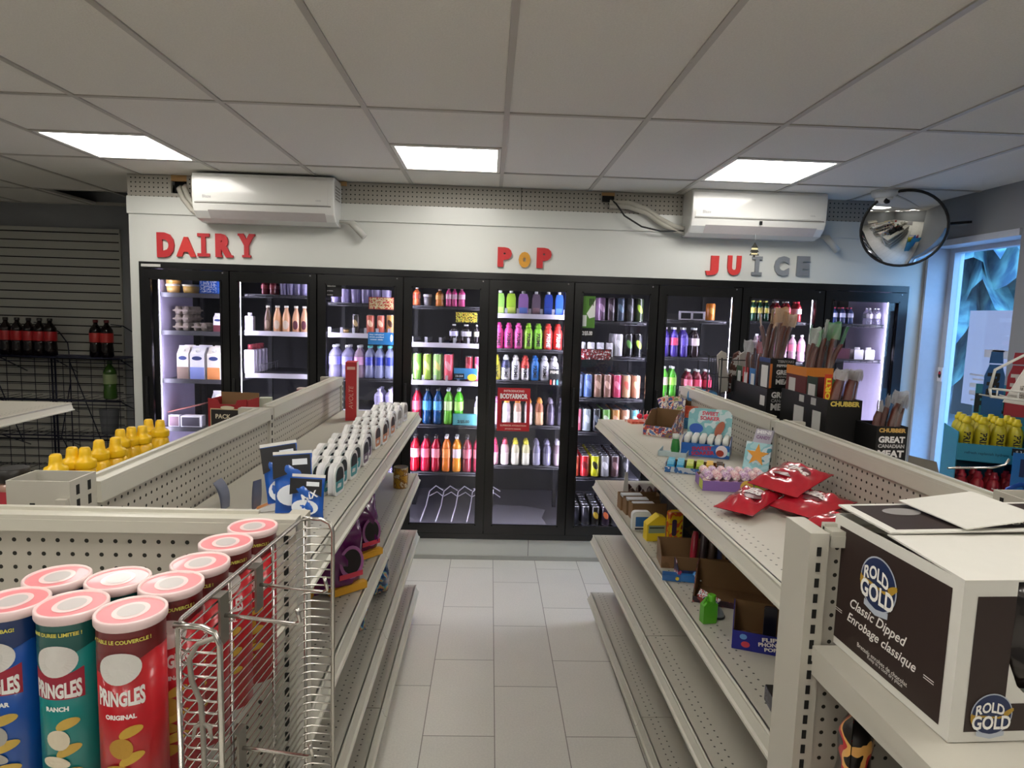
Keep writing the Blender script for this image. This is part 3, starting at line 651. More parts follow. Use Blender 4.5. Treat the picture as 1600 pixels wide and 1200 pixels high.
C4 = [('#c8203c', '#f0687c', 'red soda bottle'), ('#16497f', '#4f9fe0', 'blue soda bottle'), ('#16497f', '#59a9e6', 'blue soda bottle'), ('#69b83c', '#cde6a6', 'green soda bottle'), ('#58c22c', '#b9ef7a', 'bright green soda bottle')]
row(4, 4, z, [(651+i*16.2, 'bottle', a, b, 14.5, 56, n, dict(cap='#cfd4da' if i > 2 else '#2a2c30')) for i, (a, b, n) in enumerate(C4)] + [(744, 'bottle', '#b9b1cc', '#f0eef6', 8, 44, 'narrow white labelled bottle')], rows=2)
z = cooler_shelf(4, 5, 642, 750, 738, 'b')
C5 = [('#b3122a', '#f0c4cc', 'red soda bottle'), ('#d41840', '#f07c94', 'raspberry soda bottle'), ('#a81832', '#e88c9a', 'dark red soda bottle'), ('#d9762a', '#f0924a', 'orange soda bottle'), ('#e8922e', '#e9d8dc', 'light orange soda bottle'), ('#7e2434', '#b0606c', 'maroon soda bottle'), ('#c0405c', '#e88c9a', 'rose soda bottle')]
row(4, 5, z, [(648+i*16.2, 'bottle', a, b, 14.5, 56, n, dict(cap='#3a3436' if i not in (3, 4) else '#e8e8ea')) for i, (a, b, n) in enumerate(C5)], rows=2)
m_wirew = mat('translucent_wire', '#c9c6d2', .3)
for q in range(5):
    x = onY(668+q*24, 800, FY+.05).x; zb = .215; mb = MB()
    mb.tube([(x-.05, FY+.01, zb), (x-.03, FY+.25, zb+.05), (x-.02, FY+.42, zb+.12), (x+.03, FY+.44, zb+.16), (x+.09, FY+.42, zb+.13)], .005, 6)
    mb.tube([(x-.02, FY+.42, zb+.08), (x+.04, FY+.44, zb+.11), (x+.09, FY+.42, zb+.08)], .004, 6)
    rel(mb, 'shelf_divider', m_wirew)
# door 5
z = cooler_shelf(5, 1, 775, 880, 492, 'w', 6)
row(5, 1, z, [(x, 'tetra', a, b, w, 36, n) for x, a, b, w, n in [(781, '#7fae52', '#a7c86a', 13, 'green drink carton'), (798, '#a6d23c', '#d6e86a', 14, 'lime drink carton'), (817, '#a87ac0', '#6f8fe0', 15, 'violet drink carton'), (837, '#6d5a70', '#93707c', 13, 'dusky drink carton'), (856, '#1f3f9a', '#2e57b8', 13, 'navy drink carton'), (873, '#2f5fd8', '#5a86ec', 12, 'blue drink carton')]])
z = cooler_shelf(5, 2, 775, 880, 546, 'b')
P2 = ['#d2408c', '#d2408c', '#e056a8', '#8fcf2c', '#8fdc3c', '#e03a34', '#e03a34']
N2 = ['pink', 'pink', 'pink', 'lime green', 'lime green', 'red', 'red']
row(5, 2, z, [(779+i*15.3, 'sport', P2[i], P2[i], 14, 40, N2[i]+' sports bottle', dict(tc='#f4f0ec' if i > 4 else '#3a2430')) for i in range(7)], rows=2)
z = cooler_shelf(5, 3, 775, 880, 595, 'b')
P3 = [('#c9c23c', '#c9c23c', 'yellow'), ('#3a3f66', '#e6e6ee', 'navy'), ('#e8e8f0', '#e8e8f0', 'white'), ('#e04a44', '#eceaf0', 'red and white'), ('#2f7fd6', '#2f7fd6', 'blue'), ('#e0e0ea', '#e0e0ea', 'white'), ('#dcdce8', '#dcdce8', 'white')]
row(5, 3, z, [(775+i*15, 'sport', a, b, 14, 38, n+' sports bottle', dict(cap='#f2f2f4' if i in (1, 2) else a, two=True)) for i, (a, b, n) in enumerate(P3)], rows=2)
z = cooler_shelf(5, 4, 775, 880, 665, 'b')
P4 = [('#e0a6c8', '#f0c4dc', '#d286b4'), ('#d9d0e0', '#f0ecf2', '#e8a03c'), ('#c9a08c', '#f4e4d8', '#f09a3c'), ('#d9c4c8', '#fcf4f0', '#f09a3c'), ('#a8684a', '#e8b890', '#ef9a4a'), ('#3c3648', '#5c5468', '#6c6478'), ('#2e2c38', '#4c4a58', '#4a4658')]
row(5, 4, z, [(774+i*17, 'sport', a, b, 13, 42, ['pale pink', 'white', 'tan', 'cream', 'orange capped', 'dark grey', 'charcoal'][i]+' sports bottle', dict(cap=c, word='', two=True)) for i, (a, b, c) in enumerate(P4)], rows=2)
z = cooler_shelf(5, 5, 775, 880, 728, 'b')
P5 = [('#c9486c', '#f0b8c8', '#d8406c'), ('#e0b8c4', '#fce8ec', '#e8506c'), ('#d6cfae', '#f6f2e0', '#e0d63c'), ('#d0cc9c', '#f0eedc', '#e0d63c'), ('#7c7a90', '#9c9ab0', '#84829a'), ('#5c5a70', '#7c7a90', '#6a687e'), ('#6c5c64', '#8c7c84', '#a8a4b4')]
row(5, 5, z, [(772+i*16.3, 'sport', a, b, 13, 40, ['rose', 'pink topped', 'yellow topped', 'yellow topped', 'grey', 'dark grey', 'brownish'][i]+' sports bottle', dict(cap=c, word='', two=True)) for i, (a, b, c) in enumerate(P5)], rows=2)
mb = MB(); p0 = onY(800, 800, FY+.1)
mb.prism([(-.17, .02), (.20, 0), (.24, .05), (.21, .16), (.25, .30), (.10, .36), (-.16, .38), (-.20, .2)], 0, .006, plane='xy')
t = tag(mb.build('cardboard_sheet', mat('grey_card', '#77757c', .8)), 'grey torn cardboard sheet lying on the empty floor of the fifth cooler door', 'cardboard'); t.location = (p0.x+.03, FY+.06, .164); t.rotation_euler = (radians(9), 0, 0)
mb = MB().tube([(-.02, 0, 0), (0, .0, .27), (-.05, .0, .28), (-.12, .0, .27)], .004, 6); rel(MB().tube([(p0.x-.17, FY+.02, .17), (p0.x-.15, FY+.05, .46), (p0.x-.22, FY+.05, .47), (p0.x-.3, FY+.05, .46)], .004, 6), 'shelf_divider', m_wirew)
# door 6
z = cooler_shelf(6, 1, 905, 1005, 503, 'b')
row(6, 1, z, [(939+i*14.7, 'can', ['#7a5a7a', '#4a3a48', '#38465a', '#2c2c30', '#24301a'][i], ['#c8a0c8', '#8a7a88', '#6a86a0', '#5a5a60', '#8fb03c'][i], 13, 38, 'dark energy drink can') for i in range(5)], rows=3)
z = cooler_shelf(6, 2, 905, 1005, 558, 'b')
row(6, 2, z, [(965, 'can', '#c9c9cf', '#f4f4f8', 14, 37, 'silver energy drink can'), (981, 'can', '#16181a', '#5c8f4a', 14, 37, 'black green energy can'), (996, 'can', '#16181a', '#a8d24a', 13, 37, 'black lime energy can')], rows=4)
z = cooler_shelf(6, 3, 905, 1005, 623, 'b')
C6 = [('#6c7c98', '#9cacc4', 'blue grey can'), ('#4f6aa0', '#7c94c4', 'blue drink can'), ('#8c6a58', '#c4a08c', 'brown drink can'), ('#9c7468', '#e0b8a8', 'rosy brown can'), ('#d2446c', '#f48cac', 'pink drink can'), ('#d8b08c', '#f0786c', 'tan patterned can'), ('#c48c74', '#e0d0a0', 'orange patterned can')]
row(6, 3, z, [(903+i*14.9, 'can', a, b, 13.6, 38, n) for i, (a, b, n) in enumerate(C6)], rows=4)
z = cooler_shelf(6, 4, 905, 1005, 676, 'b')
C6 = [('#d86c84', '#f0a8b8', 'pink drink can'), ('#8c98a0', '#c4ccd2', 'grey drink can'), ('#20242c', '#6c7480', 'black drink can'), ('#6aa84a', '#e0ecd8', 'green white can'), ('#c98c4c', '#f0b8a0', 'amber drink can'), ('#d8a084', '#f4d2bc', 'peach drink can'), ('#5c9cac', '#a0d2dc', 'teal drink can')]
row(6, 4, z, [(901+i*14.9, 'can', a, b, 13.6, 37, n) for i, (a, b, n) in enumerate(C6)], rows=5)
z = cooler_shelf(6, 5, 905, 1005, 747, 'b')
C6 = [('#b8442c', '#f08c6c', 'orange red can'), ('#b01c24', '#6c1016', 'red drink can'), ('#c9c81c', '#282818', 'yellow black can'), ('#8c8c90', '#d8d8dc', 'silver drink can'), ('#4c3438', '#8c6c70', 'maroon drink can'), ('#2c2c30', '#5c5c60', 'black drink can')]
row(6, 5, z, [(897+i*15.6, 'can', a, b, 14.6, 35, n) for i, (a, b, n) in enumerate(C6)], rows=7)
z = cooler_shelf(6, 6, 890, 990, 823, 'b')
C6 = [('#16161a', '#2c2c34', 'black short can'), ('#1c1c20', '#34343c', 'black short can'), ('#1a1814', '#c9a83c', 'black gold can'), ('#2a1a2c', '#e0784c', 'black orange can'), ('#3a3c48', '#8c94b8', 'slate short can')]
row(6, 6, z, [(898+i*15.6, 'can', a, b, 14, 32, n) for i, (a, b, n) in enumerate(C6)], rows=6)
# door 7
z = cooler_shelf(7, 1, 1036, 1140, 501, 'b', 0)
row(7, 1, z, [(1109, 'can', '#e07c1c', '#f4ac4c', 14, 28, 'orange drink can')])
mb = MB(); xa, xb = onY(1062, 500, FY).x, onY(1100, 500, FY).x
mb.box(xa, xb, FY, FY+.004, z, z+.012); mb.box(xa, xb, FY, FY+.004, z+.055, z+.067)
for q in range(3): mb.box(xa+(xb-xa)*q/2-.008, xa+(xb-xa)*q/2+.008, FY, FY+.004, z, z+.067)
rel(mb, 'pusher_rail', m_rail)
z = cooler_shelf(7, 2, 1036, 1140, 559, 'b')
row(7, 2, z, [(1038, 'bottle', '#4a3a9c', '#7c6cd0', 13, 46, 'violet soda bottle'), (1052, 'bottle', '#4a3a9c', '#e0507c', 13, 46, 'violet soda bottle'), (1067, 'bottle', '#4a3a9c', '#6c5cc8', 14, 46, 'violet soda bottle'), (1084, 'bottle', '#2c1c24', '#f0dce4', 14, 46, 'dark white labelled bottle', dict(cap='#f4f4f4'))], rows=2)
z = cooler_shelf(7, 3, 1036, 1140, 622, 'b')
row(7, 3, z, [(1036, 'bottle', '#5cb83c', '#e0c8c4', 13, 48, 'green soda bottle'), (1049, 'bottle', '#4ca82c', '#9cdc5c', 13, 48, 'green soda bottle'), (1074, 'bottle', '#7c1c30', '#f07c94', 14, 44, 'red soda bottle', dict(cap='#e8e8e8')), (1088, 'bottle', '#7c1c30', '#e05070', 14, 44, 'red soda bottle'), (1103, 'bottle', '#6c1c30', '#c03050', 14, 44, 'dark red soda bottle')], rows=2)
# door 8
z = cooler_shelf(8, 1, 1170, 1270, 503, 'b')
row(8, 1, z, [(1176+i*10, 'bottle', '#1c4c34', '#d8c85c', 9, 32, 'green soda bottle', dict(cap='#f0e86c')) for i in range(3)] + [(1212, 'bottle', '#8c1c24', '#f0c8cc', 12, 32, 'red soda bottle', dict(cap='#f4f4f4')), (1228, 'bottle', '#8c1c24', '#e04c5c', 12, 32, 'red soda bottle'), (1245, 'bottle', '#8c1c24', '#f4e0e0', 12, 32, 'red soda bottle', dict(cap='#e8304c'))], rows=2)
z = cooler_shelf(8, 2, 1170, 1270, 565, 'b')
row(8, 2, z, [(1180+i*14, 'bottle', '#c8a0b8', '#e890b0', 12, 42, 'pink soda bottle') for i in range(6)])
# door 9
z = cooler_shelf(9, 1, 1297, 1378, 507, 'b')
row(9, 1, z, [(1302+i*12.5, 'bottle', '#2c3c6c', '#c8c8e4', 10, 26, 'navy water bottle', dict(cap='#e83c5c')) for i in range(3)] + [(1357, 'bottle', '#c8c4dc', '#e8e4f0', 9, 26, 'clear water bottle', dict(glassy=True)), (1370, 'bottle', '#c8c4dc', '#e8e4f0', 9, 26, 'clear water bottle', dict(glassy=True))], rows=2)
z = cooler_shelf(9, 2, 1297, 1378, 562, 'b')
row(9, 2, z, [(1310, 'box', '#4c1c2c', '#5c2438', 36, 17, 'dark maroon drinks box'), (1338, 'jug', '#e8e4f0', '#f4f2f8', 15, 19, 'white plastic container'), (1355, 'jug', '#e8e4f0', '#f4f2f8', 15, 19, 'white plastic container')])
p = onY(1298, 545, FY+.08)
put('bottle', '#1c0c10', '#e02c3c', 12*PX, 28*PX, (p.x, FY+.09, z+17*PX), 'small cola bottle standing on the maroon box in the ninth cooler door', None)

# ------------------------------------------------------------------ signs inside and on the glass
def sign(name, label, px0, py0, px1, py1, col, Y=FY-.02, lines=(), border=None, cat='sign', extra=None):
    a = onY(px0, py1, Y); b = onY(px1, py0, Y); w, h = b.x-a.x, b.z-a.z
    t = thing(name, label, cat, ((a.x+b.x)/2, Y, a.z))
    m = paper(col) if isinstance(col, str) else col
    mb = MB().box(-w/2, w/2, 0, .003, 0, h, 0); mats = [m]
    if border: mb.box(-w/2+w*.03, w/2-w*.03, -.0006, 0, h*.05, h*.95, 1); mats.append(paper(border) if isinstance(border, str) else border)
    mb.build('card', mats, t)
    for s, u, v, ww, hh, c in lines:
        tb = MB(); text(tb, s, plane_fn((0, -.0015, 0), (1, 0, 0), (0, 0, 1)), both=(w*ww, h*hh), bold=.03)
        tb.v = [(x+(u-.5)*w, y, zz+v*h) for x, y, zz in tb.v]; tb.build('lettering', paper(c), t)
    if extra: extra(t, w, h)
    return t
sign('price_card', 'red and orange food card hanging on the first shelf of the third cooler door', 576, 465, 616, 483, '#a82c24', border=printed('hotfood', ['#b8401c', '#d8b87c', '#e8e0b0', '#c02c24'], 50))
def drop(t, w, h):
    mb = MB(); blob(mb, plane_fn((w*.4, -.0015, h*.55), (1, 0, 0), (0, 0, 1)), 0, 0, w*.05, h*.3); mb.build('drop_emblem', paper('#e8f0f4'), t)
sign('water_card', 'blue price card with a white drop on the second shelf of the third cooler door', 575, 520, 616, 538, '#1f78b4', lines=[('Stay refreshed', .33, .8, .55, .13, '#e8f0f4'), ('drink purified', .33, .6, .55, .13, '#e8f0f4'), ('water daily', .33, .4, .5, .13, '#e8f0f4')], extra=drop)
sign('promo_card', 'small green and black price card above the second shelf of the fourth cooler door', 711, 488, 747, 504, '#2c3020', border=printed('limecard', ['#2a2c1c', '#d8e05c', '#e8b83c', '#26281c'], 70))
def sun(t, w, h):
    mb = MB(); blob(mb, plane_fn((w*.28, -.0015, h*.05), (1, 0, 0), (0, 0, 1)), 0, h*.12, w*.2, h*.32, 0); mb.build('sun_emblem', paper('#e8d83c'), t)
    MB().box(-w*.5, -w*.06, -.0012, 0, h*.05, h*.5).build('price_patch', paper('#15181c'), t)
sign('price_card', 'blue price card with a yellow sun on the third shelf of the fourth cooler door', 709, 576, 746, 592, '#3c88c0', lines=[('2 for $4.50', .23, .27, .32, .2, '#d8dce0')], extra=sun)
sign('price_card', 'teal price card clipped on the fourth shelf of the fourth cooler door', 707, 647, 745, 664, '#3c8c98', border='#5cacb4', lines=[('2/$5.00', .45, .3, .5, .3, '#15181c')])
def trio(t, w, h):
    for i, c in enumerate(('#e05c4c', '#f0ece8', '#4cacd0')):
        mb = MB(); mb.prism([(-.006, 0), (.006, 0), (.006, .028), (.003, .036), (-.003, .036), (-.006, .028)], -.002, -.001, M=Matrix.Translation(((i-1)*w*.3, 0, h*.08))); mb.build('bottle_picture', paper(c), t)
sign('price_card', 'black price card with three bottle pictures on the third shelf of the fifth cooler door', 857, 577, 875, 603, '#101114', lines=[('PRIME', .5, .82, .75, .18, '#d8d4c4')], extra=trio)
m_brd = paper('#b51c26')
def poster(t, w, h):
    pass
a = onY(776, 673, COOL_Y-.008); b = onY(829, 607, COOL_Y-.008); w_, h_ = b.x-a.x, b.z-a.z
t = thing('door_poster', 'red framed poster with clear centre stuck on the fifth cooler door', 'poster', ((a.x+b.x)/2, COOL_Y-.0075, a.z))
mb = MB(); mb.box(-w_/2, w_/2, 0, .001, h_*.70, h_); mb.box(-w_/2, w_/2, 0, .001, 0, h_*.2); mb.box(-w_/2, -w_/2+w_*.13, 0, .001, h_*.2, h_*.7); mb.box(w_/2-w_*.10, w_/2, 0, .001, h_*.2, h_*.7)
mb.build('sheet', m_brd, t)
for s, v, ww, hh, c in (('INTRODUCING', .93, .62, .05, '#e8c8c4'), ('BODYARMOR', .81, .84, .12, '#f6f0ee'), ('SUPERIOR HYDRATION', .13, .8, .04, '#e8b8a8'), ('SPORTS DRINK', .05, .5, .03, '#e8b8a8')):
    tb = MB(); text(tb, s, plane_fn((0, -.0008, h_*v), (1, 0, 0), (0, 0, 1)), both=(w_*ww, h_*hh), bold=.04); tb.build('lettering', paper(c), t)
# energy drink card, sixth door
def claw(t, w, h):
    mb = MB()
    for q in range(3): mb.prism([(-.004+q*.012, .0), (.002+q*.012, .0), (.004+q*.012, .05), (-.004+q*.012, .05)], -.002, -.001, M=Matrix.Translation((.01, 0, h*.70)))
    mb.build('claw_marks', paper('#1c2a14'), t)
    MB().box(-w*.42, -w*.1, -.0015, 0, h*.05, h*.4).build('can_picture', paper('#d8dcd8'), t)
    MB().prism([(-w*.1, h*.45), (w*.5, h*.9), (w*.5, h*.35), (w*.1, h*.3)], -.0015, 0).build('white_slash', paper('#dfe2dc'), t)
sign('energy_card', 'green and white energy drink card stuck on the sixth cooler door', 907, 463, 931, 512, '#4c7c2c', Y=COOL_Y-.0095, extra=claw)
sign('price_sticker', 'small white price writing below the energy drink card', 909, 516, 926, 526, '#0f0f10', Y=COOL_Y-.0095, lines=[('2/$5.00', .5, .5, .95, .7, '#e8e8e8')])
sign('shelf_banner', 'black and red shelf banner with four pale cans on the sixth cooler door', 905, 546, 956, 562, '#141416', border=printed('bannerred', ['#151517', '#a82028', '#151517', '#d8d8d8'], 60))
p = onY(905, 546, FY)
for q in range(4):
    x = onY(909+q*14.5, 546, FY+.03).x
    put('can', '#c8c8d0', '#e8e8f0', 12*PX, 26*PX, (x, FY+.04, onY(930, 562, FY).z+.006), 'pale can standing behind the black banner, %s along' % ORD[q+1], 'pale cans behind the black banner')
sign('flyer', 'black flyer with white writing in the top corner of the third cooler door', 508, 438, 534, 463, '#141416', Y=COOL_Y-.0095, lines=[('Please', .35, .9, .4, .1, '#e8e8e8'), ('Enjoy our', .33, .77, .5, .1, '#e8e8e8'), ('Selection', .38, .64, .5, .1, '#e8e8e8'), ('of drinks', .3, .35, .35, .07, '#b8b8b8'), ('today', .3, .1, .35, .06, '#e8e8e8')])

# ------------------------------------------------------------------ wall letters
def letter(ch, name, px0, py0, px1, py1, col, label, slabs=()):
    Y = COOL_Y-.001; a = onY(px0, py1, Y); b = onY(px1, py0, Y); w, h = b.x-a.x, b.z-a.z
    vs, fs, tw, th = text_geo(ch, .07)
    mb = MB(); n = len(vs); F = [(x*w/tw, -.016, y*h/th) for x, y in vs]; B = [(x*w/tw, 0, y*h/th) for x, y in vs]
    mb.add(F, fs); mb.add(B, [tuple(reversed(f)) for f in fs])
    cnt = {}
    for f_ in fs:
        for i in range(len(f_)):
            e = (f_[i], f_[(i+1) % len(f_)]); cnt[e] = 1
    side = [(p, q) for p, q in cnt if (q, p) not in cnt]
    mb.f += [(q, p, p+n, q+n) for p, q in side]; mb.m += [0]*len(side); mb.sm += [False]*len(side)
    for (x0, x1, z0, z1) in slabs: mb.box(x0*w, x1*w, -.0155, 0, z0*h, z1*h)
    o = mb.build(name, mat('foam_'+col.strip('#'), col, .65, noise=.08, scale=60, bump=.2)); o.location = ((a.x+b.x)/2, Y, (a.z+b.z)/2)
    tag(o, label, 'letter', 'foam letters above the cooler doors')
RED = '#b3262c'
B4 = lambda x0, x1: [(x0, x1, .40, .5), (x0, x1, -.5, -.40)]
letter('D', 'wall_letter', 247, 364, 273, 402, RED, 'red letter D, first of the five above the dairy doors', [(-.5, -.1, .40, .5), (-.5, -.1, -.5, -.40)])
letter('A', 'wall_letter', 277, 371, 307, 401, '#c22f2c', 'red letter A, second of the five above the dairy doors')
letter('I', 'wall_letter', 316, 365, 322, 401, RED, 'red slab letter I in the word for milk goods', [(-1.4, 1.4, .36, .5), (-1.4, 1.4, -.5, -.36)])
letter('R', 'wall_letter', 338, 366, 364, 402, RED, 'red letter R next to the last of the dairy letters', [(-.5, -.15, .40, .5), (-.5, -.12, -.5, -.40), (.2, .52, -.5, -.40)])
letter('Y', 'wall_letter', 373, 366, 399, 402, RED, 'red letter Y ending the word above the dairy doors', [(-.5, -.2, .40, .5), (.2, .5, .40, .5), (-.25, .25, -.5, -.40)])
letter('P', 'wall_letter', 777, 387, 800, 417, '#bb2a2c', 'red letter P before the yellow round letter', [(-.5, -.15, -.5, -.38)])
letter('o', 'wall_letter', 810, 394, 829, 418, '#c98f2c', 'yellow round letter O between two red letters')
letter('P', 'wall_letter', 838, 388, 862, 419, '#bb2a2c', 'red letter P after the yellow round letter', [(-.5, -.15, -.5, -.38)])
letter('J', 'wall_letter', 1101, 400, 1123, 430, '#c22c2a', 'red letter J starting the word above the juice doors')
letter('U', 'wall_letter', 1135, 400, 1158, 430, '#c22c2a', 'red letter U, second letter above the juice doors')
letter('I', 'wall_letter', 1178, 401, 1186, 430, '#7d8186', 'grey slab letter I under the hanging air freshener', [(-1.3, 1.3, .34, .5), (-1.3, 1.3, -.5, -.34)])
letter('C', 'wall_letter', 1208, 401, 1233, 431, '#7d8186', 'grey letter C between two grey letters')
letter('E', 'wall_letter', 1243, 401, 1265, 431, '#74787e', 'grey letter E, last letter above the juice doors')

# ------------------------------------------------------------------ the two air conditioners
m_ac = mat('ac_white_shell', '#dcdcd8', .18, noise=0, coat=.3)
def aircon(cx, zb, label, cable):
    w, h, d = .915, .305, .215
    t = thing('air_conditioner', label, 'air conditioner', (cx, COOL_Y-.006, zb), group='wall air conditioners')
    prof = [(0, .0), (-.07, -.0), (-.15, .018), (-.195, .06), (-.21, .10), (-.215, .15), (-.215, h-.03), (-.205, h-.008), (-.18, h), (0, h)]
    mb = MB(); n = len(prof)
    K = [(-w/2, .94), (-w/2+.006, .99), (-w/2+.02, 1.), (w/2-.02, 1.), (w/2-.006, .99), (w/2, .94)]
    vs = []
    for x, s in K: vs += [(x, y*s, h/2+(z-h/2)*s) for y, z in prof]
    fs = [(i*n+j, i*n+(j+1) % n, (i+1)*n+(j+1) % n, (i+1)*n+j) for i in range(5) for j in range(n)] + [tuple(range(n-1, -1, -1)), tuple(5*n+j for j in range(n))]
    mb.add(vs, fs, 0); mb.build('housing', m_ac, t)
    MB().box(-w/2+.025, w/2-.04, -.2165, -.21, .118, h-.035).build('front_panel', m_ac, t)
    MB().box(-w/2+.02, w/2-.02, -.2155, -.2135, .108, .113).build('panel_seam', mat('ac_seam', '#6a6660', .6), t)
    fl = MB(); fl.quad((-w/2+.10, -.20, .071), (w/2-.06, -.20, .071), (w/2-.06, -.152, .021), (-w/2+.10, -.152, .021))
    fl.v = [(x, y-.004, z-.004) for x, y, z in fl.v]; fl.build('air_flap', mat('ac_flap', '#b9b2b0', .3), t)
    for s, x, zz, ww in (('Blaze', -w/2+.10, .15, .055), ('COOL', w/2-.10, .145, .035)):
        tb = MB(); text(tb, s, plane_fn((x, -.2178, zz), (1, 0, 0), (0, 0, 1)), width=ww, bold=.01); tb.build('lettering', paper('#9a9a9e'), t)
    gr = MB()
    for q in range(5): gr.box(w/2-.004, w/2+.001, -.17, -.04, h-.06-q*.02, h-.052-q*.02)
    gr.build('side_grille', mat('ac_seam', '#6a6660', .6), t)
    el = MB().tube([(w/2-.05, -.05, .04), (w/2+.06, -.05, .035), (w/2+.085, -.055, .03), (w/2+.17, -.06, -.06)], [.012, .014, .024, .022], 10); el.build('drain_pipe', mat('grey_pipe', '#b9b9b2', .4), t)
    return t
aircon(-1.495, 2.335, 'white wall air conditioner above the dairy doors', 0)
t2 = aircon(1.775, 2.352, 'white wall air conditioner above the juice doors', 1)
MB().box(.0, .018, -.222, -.2165, .075, .10).build('sensor', m_dark, t2)
m_hose = mat('hose_wrap', '#b4b1a6', .5, bump=.3, scale=80)
t = thing('refrigerant_hose', 'pair of pale hoses leaving the hole beside the dairy air conditioner', 'hose')
for dx, dz in ((0, 0), (.035, .01)):
    MB().tube([(-2.13+dx, COOL_Y+.03, 2.575+dz), (-2.115+dx, COOL_Y-.03, 2.555+dz), (-2.085+dx, COOL_Y-.04, 2.49+dz), (-2.03+dx, COOL_Y-.04, 2.42+dz), (-1.96+dx, COOL_Y-.05, 2.375+dz), (-1.90+dx, COOL_Y-.06, 2.37+dz)], .017, 10).build('hose', m_hose, t)
t = thing('refrigerant_hose', 'pair of pale hoses running into the juice air conditioner', 'hose')
for dz in (0, -.028):
    MB().tube([(.80, COOL_Y-.025, 2.573+dz), (.93, COOL_Y-.03, 2.573+dz), (1.05, COOL_Y-.04, 2.535+dz), (1.15, COOL_Y-.05, 2.47+dz), (1.25, COOL_Y-.06, 2.42+dz), (1.34, COOL_Y-.06, 2.40+dz)], .016, 10).build('hose', m_hose, t)
t = thing('power_cable', 'thin black cable sagging towards the juice air conditioner', 'cable')
MB().tube([(.80, COOL_Y-.02, 2.60), (.84, COOL_Y-.05, 2.56), (.90, COOL_Y-.06, 2.48), (1.02, COOL_Y-.07, 2.41), (1.15, COOL_Y-.07, 2.385), (1.31, COOL_Y-.07, 2.39)], .006, 8).build('cable', mat('black_rubber', '#111111', .5), t)
t = thing('junction_box', 'small dark outlet box under the ceiling on the perforated board', 'outlet', (.79, COOL_Y-.006, 2.595))
MB().box(-.04, .04, -.02, 0, -.02, .02).build('box', m_dark, t); MB().box(-.045, .045, -.006, 0, .022, .045).build('wood_patch', mat('raw_plywood', '#b08a5a', .7), t)
t = thing('air_freshener', 'small black tree shaped air freshener hanging in front of the grey letter', 'air freshener', (onY(1179, 390, 4.42).x, 4.42, onY(1179, 402, 4.42).z))
mb = MB(); mb.prism([(-.006, 0), (.006, 0), (.006, .012), (.034, .012), (.018, .035), (.030, .035), (.014, .062), (.024, .062), (0, .10), (-.024, .062), (-.014, .062), (-.030, .035), (-.018, .035), (-.034, .012), (-.006, .012)], -.0015, .0015)
mb.build('card', paper('#26241c'), t); MB().box(-.02, .02, -.002, -.0016, .05, .062).build('yellow_band', paper('#d8cfa0'), t); MB().box(-.022, .022, -.002, -.0016, .018, .028).build('yellow_band', paper('#d8cfa0'), t)
MB().tube([(0, 0, .10), (0, 0, .155)], .001, 5).build('string', paper('#d8d8d8'), t)
# ------------------------------------------------------------------ shelving (each run of 1.2 m is one unit)
STEEL = '#b7b3a7'
m_st = mat('shelf_enamel', STEEL, .38, noise=.03, scale=8, spec=.45)
m_stl = mat('shelf_enamel_pale', '#c3c0b3', .35, noise=.03, scale=8)
m_peg = holes('peg_back_panel', '#b3aea2', 1, 2, .0262, .0262, .0040, rough=.5)
m_perf = holes('perforated_deck', STEEL, 0, 1, .026, .030, .0032, stagger=.5, umin=-.078, umax=-.026, rough=.38, hole='#2c2a24')
m_slot = holes('slotted_upright', '#a19d92', 2, 0, .030, .4, (.0085, .0055), shape='rect', rough=.45, offv=-.2, hole='#0e0d0b', umax=1.385)
m_hole = mat('slot_dark', '#11100d', .9, noise=0)
def make_shelf(t, L, depth, z, base=False):
    """front edge at local x = 0, towards the back -x; t is the unit"""
    mb = MB()
    mb.box(-depth, 0, .002, L-.002, -.004, 0, 0)
    mb.box(-depth, -.004, .002, .004, -.03, -.004, 1); mb.box(-depth, -.004, L-.004, L-.002, -.03, -.004, 1)
    mb.box(-depth, -.004, .01, L-.01, -.03, -.028, 1)
    s = mb.build('shelf', [m_perf, m_st], t)
    r = MB(); r.prism([(-.004, .0), (.003, .0), (.006, -.003), (.004, -.011), (.013, -.034), (.020, -.037), (.021, -.043), (.012, -.046), (.006, -.040), (-.002, -.014), (-.004, -.012)], .001, L-.001, 0, plane='xz')
    r.build('price_rail', m_stl, s)
    if not base:
        for y in (.004, L-.007):
            b = MB(); b.prism([(-depth, -.03), (-depth, -.056), (-depth+.05, -.055), (-.03, -.036), (-.03, -.03)], y, y+.003, 0, plane='xz'); b.build('shelf_bracket', m_st, s)
    else:
        MB().box(-.055, -.04, .002, L-.002, -z+.002, -.03).build('kick_plate', m_st, s)
    return s
